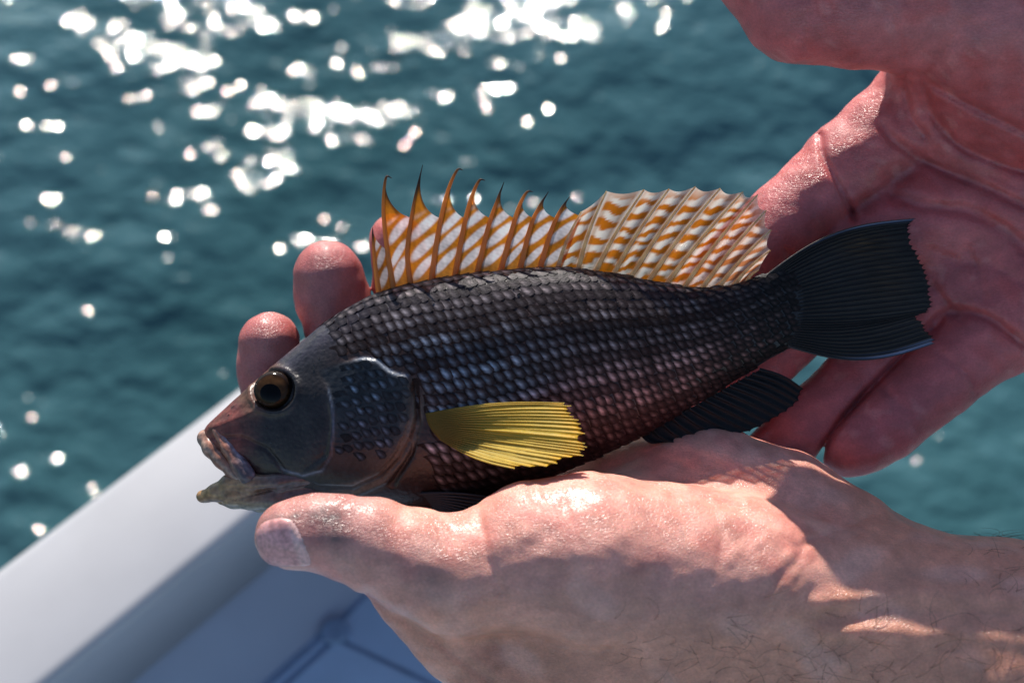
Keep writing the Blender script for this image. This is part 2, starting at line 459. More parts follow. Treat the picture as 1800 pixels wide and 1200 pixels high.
# ------------------------------------------------------------------ the sea: one sheet out to the horizon
def build_sea():
    near_x = np.arange(-3.2, 3.2, 0.022); gx = np.cumsum(0.03 * 1.16 ** np.arange(66))
    xs = np.concatenate([-3.2 - gx[::-1], near_x, 3.2 + gx])
    near_y = np.arange(-1.0, 5.5, 0.022)
    ys = np.concatenate([-1.0 - gx[::-1], near_y, 5.5 + gx])
    X, Y = np.meshgrid(xs, ys, indexing='ij')
    fade = 1 / (1 + (np.hypot(X, Y - 2) / 12)**3)
    Z = np.zeros_like(X); r = np.random.default_rng(3)
    for i in range(26):
        lam = 0.28 * 1.115 ** i; th = 1.57 + r.normal() * 0.95
        k = 2 * np.pi / lam; amp = 0.0052 * lam ** 1.12
        ph = r.uniform(0, 6.28)
        q = k * (X * np.cos(th) + Y * np.sin(th)) + ph + 0.8 * np.sin(0.37 * k * (X * np.sin(th) - Y * np.cos(th)) + ph * 2)
        Z += amp * (np.sin(q) + 0.18 * np.cos(2 * q))
    for lam, th, am, ph in ((1.15, 1.9, 0.011, 0.4), (1.7, 1.2, 0.016, 2.1), (2.6, 1.7, 0.022, 4.0)):
        Z += am * np.sin(2 * np.pi / lam * (X * np.cos(th) + Y * np.sin(th)) + ph + 0.7 * np.sin(X * 1.3 + ph))
    V = np.stack([X, Y, Z * fade], -1).reshape(-1, 3)
    o = mk('sea', V, grid_faces(len(xs), len(ys)), M_WATER)
    o['kind'] = 'structure'; o['label'] = 'rippled teal sea water glittering in the sun'
build_sea()

# ------------------------------------------------------------------ the boat's bow corner
HG = 0.80                                         # height of the gunwale top
def build_boat():
    pts = [(-420, 1300), (0, 987), (210, 829), (420, 671), (505, 607), (560, 577), (620, 574), (720, 606), (900, 682), (1300, 860), (1750, 1080), (2300, 1380)]
    outer = np.array([on_level(u, v, HG)[:2] for u, v in pts])
    d0 = outer[0] - outer[1]; d0 /= np.linalg.norm(d0); d1 = outer[-1] - outer[-2]; d1 /= np.linalg.norm(d1)
    a0 = np.vstack([outer[0] + d0 * k for k in (2.4, 1.6, 0.8, 0.3)]); a1 = np.vstack([outer[-1] + d1 * k for k in (0.3, 0.8, 1.6, 2.4)])
    path = spline(np.vstack([a0, outer, a1]), 240)
    t = np.gradient(path, axis=0); t /= np.linalg.norm(t, axis=1)[:, None]
    nrm = np.stack([t[:, 1], -t[:, 0]], -1)         # points into the boat
    p_in = on_level(280, 1040, HG)[:2]
    wdt = np.min(np.linalg.norm(path - p_in, axis=1))
    base = np.array([path[120][0], path[120][1], 0.0])
    boat = thing('boat', base, 'white fibreglass boat, its gunwale running out beside the fish', 'boat')
    def sweep(name, prof, mat):
        prof = np.array(prof); V = np.zeros((len(path), len(prof), 3))
        for j, (d, h) in enumerate(prof):
            # an inset path that stays tidy at the tight corner
            q = path + nrm * d
            V[:, j, :2] = q; V[:, j, 2] = h
        return mk(name, V.reshape(-1, 3), grid_faces(len(path), len(prof), True), mat, boat)
    def arc(cx, cz, r, a0, a1, n=6):
        return [(cx + r * math.cos(math.radians(a)), cz + r * math.sin(math.radians(a))) for a in np.linspace(a0, a1, n)]
    w = wdt
    cap = [(0.0, HG - 0.045)] + arc(0.008, HG - 0.008, 0.008, 180, 90) + [(w * 0.5, HG + 0.002)] + arc(w - 0.006, HG - 0.006, 0.006, 90, 0) + [(w, HG - 0.05)]
    sweep('gunwale', cap, M_GEL)
    sweep('hull', [(0.012, HG - 0.043), (0.03, HG - 0.2), (0.10, 0.2), (0.2, -0.3), (0.24, -0.3), (0.14, 0.2), (0.05, HG - 0.2), (0.03, HG - 0.044)], M_GEL)
    sweep('inner_wall', [(w - 0.03, HG - 0.045), (w - 0.004, HG - 0.045), (w + 0.004, HG - 0.075), (w + 0.024, HG - 0.089), (w + 0.034, HG - 0.10), (w - 0.02, HG - 0.12)], M_WALL)
    # deck: dark gutter sheet with two panels standing on it; the hatch corner shows between them
    hd = HG - 0.09
    def slab(name, poly, h0, h1, mat, parent=boat):
        ar = sum(poly[i][0] * poly[(i + 1) % len(poly)][1] - poly[(i + 1) % len(poly)][0] * poly[i][1] for i in range(len(poly)))
        if ar < 0: poly = poly[::-1]
        n = len(poly); V = [(p[0], p[1], h0) for p in poly] + [(p[0], p[1], h1) for p in poly]
        F = [list(range(n))[::-1], [n + i for i in range(n)]] + [[i, (i + 1) % n, n + (i + 1) % n, n + i] for i in range(n)]
        o = mk(name, V, F, mat, parent, smooth=False)
        md = o.modifiers.new('bevel', 'BEVEL'); md.width = 0.0012; md.segments = 2; md.limit_method = 'ANGLE'
        return o
    inner = path + nrm * (w + 0.02)
    kc = int(np.argmin(np.linalg.norm(path - on_level(590, 572, HG)[:2], axis=1)))
    keep = [k for k in range(4, 237) if abs(k - kc) > 16]
    def corner(q, a, b):
        p, r, d, e = q[a], q[b], q[a] - q[a - 8], q[b] - q[b + 8]
        t = np.linalg.solve(np.array([[d[0], -e[0]], [d[1], -e[1]]]), r - p)
        return p + d * t[0]
    poly = [tuple(inner[k]) for k in (6, 40, kc - 33)] + [tuple(corner(inner, kc - 33, kc + 31))] + [tuple(inner[k]) for k in (kc + 31, 200, 234)]
    slab('deck_base', poly, hd - 0.05, hd - 0.0014, M_GUT)
    A = on_level(590, 1112, hd)[:2]; B = on_level(470, 1222, hd)[:2]; C = on_level(800, 1212, hd)[:2]
    e1 = (B - A) / np.linalg.norm(B - A); e2 = (C - A) / np.linalg.norm(C - A)
    g = 0.0038
    # hatch lid
    lid0 = A + (e1 + e2) * g * 0.9
    slab('hatch_lid', [lid0, lid0 + e1 * 0.55, lid0 + e1 * 0.55 + e2 * 0.55, lid0 + e2 * 0.55], hd - 0.03, hd + 0.001, M_DECK)
    P1 = A + e1 * 0.9; P2 = A + e2 * 0.9
    rimp = path + nrm * (w + 0.03)
    k1 = int(np.argmin(np.linalg.norm(inner - P1, axis=1))); k2 = int(np.argmin(np.linalg.norm(inner - P2, axis=1)))
    cn = corner(rimp, kc - 33, kc + 31)
    slab('deck_panel', [tuple(rimp[k]) for k in range(k1, kc - 32, 6)] + [tuple(cn), tuple(A), tuple(P1)], hd - 0.03, hd, M_DECK)
    slab('deck_panel', [tuple(rimp[k]) for k in range(k2, kc + 30, -6)] + [tuple(cn), tuple(A), tuple(P2)], hd - 0.03, hd - 0.0003, M_DECK)
    ang = np.linspace(0, 2 * np.pi, 20, endpoint=False); c = A
    slab('drain', [(c[0] + 0.007 * math.cos(a), c[1] + 0.007 * math.sin(a)) for a in ang], hd - 0.02, hd + 0.004, M_GUT)
build_boat()

# ------------------------------------------------------------------ the fish
TOP = [(356, 760), (360, 750), (370, 740), (400, 713), (440, 676), (480, 641), (520, 607), (560, 574), (600, 547), (650, 520), (700, 503), (760, 491), (820, 481), (880, 475), (940, 471), (1000, 471), (1050, 476), (1100, 484), (1150, 494), (1200, 503), (1240, 506), (1280, 501), (1320, 490), (1350, 479), (1385, 463), (1430, 445)]
BOT = [(356, 770), (360, 778), (368, 794), (385, 812), (405, 829), (430, 846), (460, 862), (500, 876), (560, 886), (640, 894), (720, 898), (780, 896), (840, 886), (900, 866), (960, 842), (1020, 816), (1080, 790), (1140, 760), (1200, 724), (1260, 688), (1310, 658), (1350, 632), (1385, 613), (1430, 606)]
WID = [(356, 10), (360, 16), (372, 26), (400, 40), (450, 56), (500, 70), (560, 84), (650, 96), (750, 103), (850, 103), (950, 98), (1050, 86), (1150, 69), (1250, 48), (1310, 33), (1350, 22), (1385, 12), (1410, 6), (1430, 2)]
f_top = lambda x: curve(TOP, x, 14); f_bot = lambda x: curve(BOT, x, 14); f_wid = lambda x: curve(WID, x, 40)
def f_zc(x): return -38 * smoothstep(900, 1650, x) - 0.0 * x

PREOP = [(470, 700), (520, 660), (560, 655), (577, 679), (586, 715), (588, 750), (584, 798), (566, 824), (532, 834), (498, 826), (470, 800)]
OPER = [(560, 650), (600, 636), (640, 630), (662, 633), (676, 646), (692, 656), (716, 662), (722, 690), (720, 730), (712, 765), (694, 800), (664, 832), (620, 852), (560, 850), (520, 838), (575, 800), (585, 740)]
NEARX = np.concatenate([np.linspace(356, 366, 6)[:-1], np.arange(366, 1430.1, 3.0)])
NPHI = 300
fish = thing('sea_bass', W((800, 890, 0)), 'dark scaly sea bass with striped orange dorsal fin, held in two hands', 'fish')

def body_point(x, phi):
    t, b, w = f_top(x), f_bot(x), f_wid(x)
    mid = (t + b) / 2 + 0.03 * (b - t); up = mid - t; dn = b - mid
    c = np.cos(phi); s = np.sin(phi)
    v = np.where(c > 0, mid - up * np.sign(c) * np.abs(c) ** 0.96, mid + dn * np.abs(c) ** 0.96)
    z = w * np.sign(s) * np.abs(s) ** 0.92 + f_zc(x)
    return np.stack([x + 0 * c, v, z], -1)

def head_relief(u, v):
    """height of the gill plates above the plain body"""
    dp = poly_dist(u, v, PREOP); do = poly_dist(u, v, OPER)
    h = (6.0 * smoothstep(1.5, -2.5, do) * smoothstep(585, 640, u + 0.4 * (v - 640)) + 4.0 * smoothstep(1.2, -2.2, dp) * smoothstep(650, 695, v)) * smoothstep(500, 560, u + 0.3 * np.abs(v - 750))
    h += 2.0 * np.exp(-(dp / 3.0)**2) * smoothstep(560, 580, u) * smoothstep(665, 690, v)
    # scalloped gill-cover spine and membrane folds behind the plate
    m = smoothstep(0, 6, do) * smoothstep(34, 12, do) * smoothstep(690, 720, v) * smoothstep(610, 640, u)
    h += m * 2.6 * np.sin(do / 2.4)
    # cheek dimple below the eye, bony ridge from eye to lip
    h -= 2.5 * np.exp(-(((u - 430) / 26)**2 + ((v - 770) / 20)**2))
    h += 3.2 * np.exp(-(poly_dist(u, v, [(372, 752), (410, 738), (452, 722)], False) / 7)**2)
    h -= 3.0 * np.exp(-(poly_dist(u, v, [(376, 770), (420, 768), (470, 790), (500, 828)], False) / 4)**2)
    de = np.hypot((u - 482) / 1.05, v - 686)
    h += 4.5 * np.exp(-((de - 40) / 6)**2) - 9 * smoothstep(38, 30, de)
    # groove behind the gill cover where the pectoral fin roots
    h -= 9 * np.exp(-(poly_dist(u, v, [(728, 672), (736, 740), (722, 800), (690, 850)], False) / 4.5)**2)
    return h

X, PH = np.meshgrid(NEARX, np.linspace(0, 2 * np.pi, NPHI, endpoint=False), indexing='ij')
BP = body_point(X, PH)
BC = cart(BP)
nx, npn = X.shape
def grid_normals(C):
    du = np.gradient(C, axis=0)
    dv = (np.roll(C, -1, 1) - np.roll(C, 1, 1))
    n = np.cross(du, dv); n /= np.linalg.norm(n, axis=-1)[..., None] + 1e-9
    ctr = C.mean(1, keepdims=True)
    s = np.sign(((C - ctr) * n).sum(-1).mean())
    return n * s
BN = grid_normals(BC)
side = np.sin(PH)
rel = np.where(np.abs(side) > 0.05, head_relief(BP[..., 0], BP[..., 1]), 0) * smoothstep(0.05, 0.35, np.abs(side))
lowfreq = noise(BC, 70, 1) * 0.7 + noise(BC, 18, 2) * 0.25 * smoothstep(700, 600, X)
BC2 = BC + BN * (rel + lowfreq * smoothstep(350, 420, X))[..., None]

def body_colour(u, v, c):
    t, b = f_top(u), f_bot(u); q = (v - t) / (b - t)
    back = lin(50, 48, 62); flank = lin(70, 48, 42); belly = lin(48, 38, 37)
    k1 = smoothstep(0.0, 0.28, q)[..., None]; k2 = smoothstep(0.55, 0.95, q)[..., None]
    col = back * (1 - k1) + flank * k1; col = col * (1 - k2) + belly * k2
    # head: slate cheek, rusty snout, tan gill membranes
    hd = smoothstep(640, 560, u)[..., None]
    col = col * (1 - hd) + lin(47, 43, 44) * hd
    top = (smoothstep(0.22, 0.0, q) * smoothstep(720, 560, u))[..., None]
    col = col * (1 - top * .8) + lin(66, 60, 74) * top * .8
    sn = (smoothstep(470, 385, u) * (0.75 + 0.25 * noise(c, 22, 3)))[..., None]
    col = col * (1 - sn) + lin(164, 84, 70) * sn
    ey = (smoothstep(62, 44, np.hypot(u - 470, v - 690)) * smoothstep(500, 440, u + (v - 690) * 0.5))[..., None]
    col = col * (1 - ey) + lin(126, 84, 66) * ey
    do = poly_dist(u, v, OPER); dp = poly_dist(u, v, PREOP)
    op = (smoothstep(3, -6, do) * smoothstep(-2, 4, dp))[..., None]
    col = col * (1 - op) + lin(47, 49, 53) * op
    mem = (smoothstep(-16, -4, do) * smoothstep(34, 16, do) * smoothstep(650, 740, v) * smoothstep(560, 640, u) * (0.6 + 0.5 * np.sin(do / 2.6 + v / 40)))[..., None].clip(0, 1)
    col = col * (1 - mem * .75) + lin(122, 112, 100) * mem * .75
    edge = (np.exp(-((do) / 3.5)**2) * smoothstep(668, 655, v) * smoothstep(615, 640, u) + np.exp(-(dp / 2.0)**2) * smoothstep(570, 582, u) * smoothstep(672, 690, v) * 0.6 + np.exp(-(dp / 3)**2) * smoothstep(815, 830, v) * smoothstep(480, 510, u))[..., None].clip(0, 1)
    col = col * (1 - edge * .7) + lin(150, 165, 185) * edge * .7
    # reddish seams on the lower flank, dark peduncle
    rd = (smoothstep(820, 1000, u) * smoothstep(0.5, 0.75, q) * smoothstep(1330, 1180, u))[..., None]
    col = col * (1 - rd * .5) + lin(98, 58, 56) * rd * .5
    dk = smoothstep(1180, 1380, u)[..., None]
    col = col * (1 - dk * .92) + lin(38, 39, 42) * dk * .92
    col = col * (1 + 0.22 * noise(c, 14, 2)[..., None] + 0.18 * noise(c, 45, 1)[..., None])
    return col * 0.62
bcol = body_colour(BP[..., 0], BP[..., 1], BC)
bv = BC2.reshape(-1, 3); bf = grid_faces(nx, npn, True)
bfl = bf.tolist() + [list(range(npn)), [(nx - 1) * npn + k for k in range(npn)][::-1]]
body = mk('body', world_of(bv), bfl, M_BODY, fish, bcol.reshape(-1, 3))
bm = bmesh.new(); bm.from_mesh(body.data); bmesh.ops.recalc_face_normals(bm, faces=bm.faces); bm.to_mesh(body.data); bm.free()
body.data.polygons.foreach_set('use_smooth', np.ones(len(body.data.polygons), bool))

# ---- scales: real overlapping plates
def build_scales():
    tmpl = []; A5 = np.linspace(-0.62, 0.62, 6); B5 = np.linspace(-0.5, 0.5, 5)
    loc = np.array([(a, b) for a in A5 for b in B5])
    aa = loc[:, 0]; bb = loc[:, 1] * np.sqrt(np.clip(1 - np.clip(aa / 0.68, 0, 1)**2 * 0.92, 0.08, 1)) * (0.86 + 0.14 * smoothstep(-.62, -.2, aa))
    hh = 0.10 + 0.135 * (aa + 0.62) - 0.20 * bb**2 * 1.2 - 0.07 * smoothstep(0.3, 0.62, aa)
    tf = grid_faces(6, 5)
    V = []; F = []; Cc = []
    H0 = float(f_bot(np.array(900.)) - f_top(np.array(900.)))
    xi = NEARX
    cnt = 0
    for sgn in (1, -1):
        jj = np.arange(0, NPHI // 2 + 1) if sgn > 0 else (NPHI - np.arange(0, NPHI // 2 + 1)) % NPHI
        sub = BC2[:, jj]                      # from back ridge to belly
        seg = np.linalg.norm(np.diff(sub, axis=1), axis=2); arc = np.concatenate([np.zeros((nx, 1)), np.cumsum(seg, 1)], 1)
        nsub = BN[:, jj]
        def at(x, d):
            """point and normal at station x, arc distance d below the flank's middle line"""
            fi = np.interp(x, xi, np.arange(nx)); i = int(min(fi, nx - 2)); f = fi - i
            out = []
            for k in (i, i + 1):
                L = arc[k, -1]; s = L * 0.47 + d
                if s < 4 or s > L - 4: return None
                out.append((np.array([np.interp(s, arc[k], sub[k, :, c]) for c in range(3)]), np.array([np.interp(s, arc[k], nsub[k, :, c]) for c in range(3)])))
            p = out[0][0] * (1 - f) + out[1][0] * f; n = out[0][1] * (1 - f) + out[1][1] * f
            return p, n / np.linalg.norm(n)
        for row in range(-14, 16):
            x = 540.0 + row * 5.0
            while x < 1398:
                H = float(f_bot(np.array(x)) - f_top(np.array(x))); sc = (min(H, H0 * 1.0) / H0) ** 0.55
                stepx = 17.6 * (0.62 + 0.38 * sc)
                rsp = 20.5 * sc
                jx = random.uniform(-2.6, 2.6); jd = random.uniform(-2.0, 2.0)
                r = at(x + jx, row * rsp + jd); x += stepx
                if r is None: continue
                p, n = r; q = uncart(p); u, v = q[0], q[1]
                # body scales start behind the head; smaller ones cover the gill plate
                do = float(poly_dist(np.array(u), np.array(v), OPER)); dpp = float(poly_dist(np.array(u), np.array(v), PREOP))
                nape = 555 + (v - 560) * 0.55
                on_op = do < -10 and dpp > 7 and u > 592 + 6 * math.sin(v * .3) and v < 800 + 8 * math.sin(u * .2)
                on_body = (do > 8 and u > max(nape, 640) and not (v > 720 and u < 745 + (v - 720) * 0.1)) or (v < 640 and do > 6 and u > nape)
                if not (on_op or on_body): continue
                r2 = at(x, row * rsp * 1.0)
                if r2 is None: continue
                T = r2[0] - p; T -= n * (T @ n); T /= np.linalg.norm(T) + 1e-9
                Bv = np.cross(n, T)
                if Bv[1] > 0: Bv = -Bv
                sz = stepx * 1.42; szb = rsp * 1.12
                if on_op: sz *= 0.74; szb *= 0.74
                lean = 0.42
                P = p + (aa * sz + bb * szb * lean)[:, None] * T + (bb * szb)[:, None] * Bv + (2.5 * (aa + 0.62) - 1.0 - 1.1 * bb**2)[:, None] * n
                base = body_colour(np.array([u]), np.array([v]), p[None])[0] * (1.0 if on_op else 0.46)
                t_, b_ = float(f_top(np.array(u))), float(f_bot(np.array(u))); qf = (v - t_) / (b_ - t_)
                tone = lin(168, 152, 152)
                blue = math.exp(-(((u - 800) / 170)**2 + ((v - 660) / 90)**2)) * 0.8 + (0.8 if on_op else 0)
                tone = tone * (1 - min(blue, 1)) + lin(142, 168, 194) * min(blue, 1)
                pk = float(smoothstep(900, 1060, np.array(u)) * smoothstep(0.35, 0.75, np.array(qf)))
                tone = tone * (1 - pk) + lin(196, 152, 144) * pk
                st = 0.36 + 0.62 * math.exp(-(((u - 900) / 330)**2 + ((qf - 0.55) / 0.24)**2))
                st *= float(smoothstep(1420, 1150, np.array(u))) * 0.85 + 0.15
                st *= float(smoothstep(1.0, 0.82, np.array(qf))) * 0.8 + 0.2
                st *= (0.62 + 0.38 * math.sin(row * 2.1 + u * 0.004)) * random.uniform(0.5, 1.3) * float(0.9 + 0.35 * noise(p[None], 70, 3)[0])
                if on_op: st = random.uniform(0.03, 0.55) * float(0.55 + 0.5 * noise(p[None], 30, 2)[0]) * float(smoothstep(-6, -26, np.array(do)) * 0.6 + 0.4)
                g = np.exp(-((aa - 0.18) / 0.15)**2 - (bb / 0.28)**2) * min(st, 1.0)
                rim = smoothstep(0.36, 0.62, aa)
                c = base * (1 - g[:, None]) + tone * 1.9 * g[:, None]
                rk = 0.12 if on_op else 0.45
                c = c * (1 - rk * rim[:, None]) + lin(46, 36, 36) * rk * rim[:, None]
                V.append(P); F.append(tf + cnt); Cc.append(c); cnt += len(P)
    o = mk('scales', world_of(np.vstack(V)), np.vstack(F), M_SCALE, fish, np.vstack(Cc))
    o['kind'] = 'stuff'
    o['label'] = 'overlapping dark scales with pale bluish centres'
build_scales()

# ---- beads of water on the head and back
def build_droplets():
    m, nt, b = new_mat('water_bead'); setp(b, Base_Color=(0.9, 0.95, 1, 1), Roughness=0.03, IOR=1.33, Transmission_Weight=1.0)
    r = np.random.default_rng(5); V = []; F = []; n = 0
    a = np.linspace(0.05, 1.5, 5); p = np.linspace(0, 2 * np.pi, 8, endpoint=False)
    A, Pp = np.meshgrid(a, p, indexing='ij'); d = np.stack([np.sin(A) * np.cos(Pp), np.sin(A) * np.sin(Pp), np.cos(A)], -1).reshape(-1, 3)
    fc = grid_faces(5, 8, True)
    while n < 90:
        i = int(r.integers(8, nx - 60)); j = int(r.integers(6, NPHI // 2 - 40)); q = uncart(BC2[i, j])
        if not (q[0] < 640 or j < 34 or (980 < q[0] < 1180 and 515 < q[1] < 565)) or r.random() < 0.3: continue
        nn = BN[i, j]; t1 = np.cross(nn, [0.3, 0.1, 1]); t1 /= np.linalg.norm(t1); t2 = np.cross(nn, t1)
        R_ = r.uniform(0.8, 2.0) * (1 + (r.random() < .1))
        P = BC2[i, j] + nn * (0.8 if q[0] < 640 else 2.0) + R_ * (d[:, :1] * t1 * r.uniform(.8, 1.5) + d[:, 1:2] * t2 + d[:, 2:] * nn * 0.6)
        V.append(P); F.append(fc + n * 40); n += 1
    o = mk('water_beads', world_of(np.vstack(V)), np.vstack(F), m, fish); o['kind'] = 'stuff'
build_droplets()

# ---- jaws
def small_field(lo, hi, step):
    return Field(*[np.arange(a, b, step) for a, b in zip(lo, hi)])
def fish_part(name, chains, step, colour, k=8, mat=None, creases=()):
    pts = np.array([p for c in chains for p in c], float); cc = cart(pts[:, :3]); R = pts[:, 3].max() + 14
    f = small_field(cc.min(0) - R, cc.max(0) + R, step)
    for c in chains: f.chain(c, k, k)
    for cr in creases: f.crease(*cr)
    V, Q = f.mesh(); q = uncart(V)
    return mk(name, world_of(V), Q, mat or M_JAW, fish, colour(q[:, 0], q[:, 1], V))
def jaw_col(u, v, c):
    col = np.tile(lin(168, 130, 92), (len(u), 1))
    k = smoothstep(400, 500, u)[:, None]; col = col * (1 - k) + lin(96, 78, 78) * k
    tp = smoothstep(385, 350, u)[:, None]; col = col * (1 - tp) + lin(182, 136, 84) * tp
    lo = smoothstep(878, 892, v)[:, None]; col = col * (1 - lo * .7) + lin(130, 128, 108) * lo * .7
    return col * (0.8 + 0.3 * noise(c, 12, 2)[:, None]) * 0.9
def jaw_side(s):
    return [(356, 872, 3 * s, 9), (377, 862, 18 * s, 10), (402, 847, 30 * s, 12), (440, 848, 40 * s, 14), (490, 846, 47 * s, 14), (560, 838, 46 * s, 12)]
fish_part('lower_jaw', [jaw_side(1), jaw_side(-1), [(366, 874, 0, 7), (410, 880, 0, 12), (460, 886, 0, 13), (540, 876, 0, 20)],
                        [(372, 872, 12, 7), (405, 872, 24, 15), (440, 876, 28, 18), (480, 876, 30, 20), (550, 866, 30, 20)], [(372, 872, -12, 7), (405, 872, -24, 15), (440, 876, -28, 18), (480, 876, -30, 20), (550, 866, -30, 20)]],
          2.2, jaw_col, 10, None, [([(372, 884), (420, 876), (470, 862), (520, 850)], 2.4, 2.6)])
def lip_col(u, v, c):
    col = np.tile(lin(160, 106, 84), (len(u), 1))
    k = smoothstep(395, 425, u)[:, None]; col = col * (1 - k) + lin(92, 78, 84) * k
    t = smoothstep(372, 352, u)[:, None]; col = col * (1 - t * .6) + lin(196, 156, 134) * t * .6
    e = np.exp(-(poly_dist(u, v, [(356, 778), (380, 806), (404, 830), (424, 850)], False) / 4)**2)[:, None] * 0.7
    col = col * (1 - e) + lin(176, 148, 128) * e
    e2 = np.exp(-(poly_dist(u, v, [(384, 752), (412, 790), (440, 822), (448, 840)], False) / 4.5)**2)[:, None] * 0.7
    col = col * (1 - e2) + lin(150, 142, 160) * e2
    return col * (0.8 + 0.35 * noise(c, 9, 4)[:, None]) * 0.95
def lip_side(s):
    return [(362, 770, 2 * s, 14), (372, 788, 14 * s, 15), (390, 808, 25 * s, 14), (410, 829, 33 * s, 12), (428, 846, 39 * s, 9)]
fish_part('upper_lip', [lip_side(1), lip_side(-1)], 2.2, lip_col, 8)
for s in (1, -1):
    fish_part('jaw_plate', [[(380, 756, 21 * s, 8), (402, 788, 32 * s, 12), (422, 818, 41 * s, 15), (434, 836, 45 * s, 16)]], 2.2, lip_col, 8, None,
              [([(388, 768), (410, 800), (430, 826)], 2.0, 1.6)])

# ---- eyes
def cap_mesh(r0, r1, rad, ctr, sgn, lift, tilt=(0, 0), n=28, m=10):
    a = np.linspace(r0, r1, m); p = np.linspace(0, 2 * np.pi, n, endpoint=False)
    Aa, Pp = np.meshgrid(a, p, indexing='ij')
    d = np.stack([np.sin(Aa) * np.cos(Pp), np.sin(Aa) * np.sin(Pp), sgn * np.cos(Aa)], -1)
    d[..., 0] += tilt[0] * d[..., 2] * sgn; d[..., 1] += tilt[1] * d[..., 2] * sgn
    d /= np.linalg.norm(d, axis=-1)[..., None]
    d = d * np.array([1.04, 0.98, 0.6])
    return (ctr + d * (rad + lift)).reshape(-1, 3), grid_faces(m, n, True, flip=sgn < 0)
for sgn in (1, -1):
    phi = math.acos(0.55)
    e0 = cart((482, 686, sgn * 47.0))
    v, f = cap_mesh(0.02, 1.75, 34, e0, sgn, 0)
    q = uncart(v)
    ec = np.tile(lin(58, 44, 38), (len(v), 1)) * 0.4
    eye = mk('eye', world_of(v), f, M_EYE, fish, ec)
    v, f = cap_mesh(0.50, 1.0, 34, e0, sgn, 0.7, (-0.14, -0.22))
    nz = noise(v, 9, 3)
    ic = np.tile(lin(112, 78, 50), (len(v), 1)) * (0.8 + 0.4 * nz[:, None]); 
    ring = np.repeat(np.linspace(0, 1, 10), 28); ic = ic * (1 - 0.75 * ring[:, None]**1.5) * (0.75 + 0.5 * smoothstep(-20, 25, v[:, 1] - e0[1]))[:, None]
    mk('iris', world_of(v), f, M_EYE, eye, ic * 0.46)
    v, f = cap_mesh(0.0, 0.54, 34, e0, sgn, 1.0, (-0.14, -0.22))
    mk('pupil', world_of(v), f, M_EYE, eye, np.tile(lin(6, 7, 9), (len(v), 1)))

# ---- dorsal fin: spiny part and soft part
def up_z(u, base): return f_zc(np.asarray(u, float)) + base
SPINES = [  # root, bend, shoulder, tip
    [(666, 513), (660, 470), (656, 425), (655, 400)],
    [(692, 507), (681, 440), (674, 370), (678, 314)],
    [(722, 501), (716, 440), (727, 360), (743, 290)],
    [(758, 493), (770, 410), (786, 340), (803, 300)],
    [(799, 488), (815, 400), (828, 350), (842, 318)],
    [(838, 482), (858, 400), (873, 355), (886, 320)],
    [(880, 476), (901, 400), (913, 362), (926, 338)],
    [(914, 473), (932, 400), (947, 365), (964, 337)],
    [(949, 471), (969, 405), (985, 370), (1001, 346)]]
RAYB = [(980, 473), (1016, 475), (1047, 478), (1078, 482), (1109, 487), (1140, 494), (1171, 500), (1202, 505), (1233, 508), (1262, 506), (1290, 501), (1314, 495)]
RAYT = [(1022, 372), (1066, 336), (1132, 333), (1176, 332), (1222, 328), (1266, 331), (1306, 337), (1332, 342), (1347, 370), (1356, 404), (1354, 440), (1334, 474)]
dorsal = mk('dorsal_fin', np.zeros((0, 3)), [], M_FIN, fish)
def fin_lean(u, h):          # fin leans and ripples a little in depth
    return up_z(u, 0) + 0.15 * h + 3.0 * np.sin(u / 23.0) * smoothstep(20, 120, h)
fv, ff, fc = [], [], []
def push(V, nu, nv, C):
    n = sum(len(a) for a in fv); fv.append(V); ff.append(grid_faces(nu, nv) + n); fc.append(C)
sp_curves = [spline(s + ([(s[-1][0] + 11, s[-1][1] - 1)] if i in (1, 3, 4, 6) else []), 40) for i, s in enumerate(SPINES)]
NS, NV = 22, 60
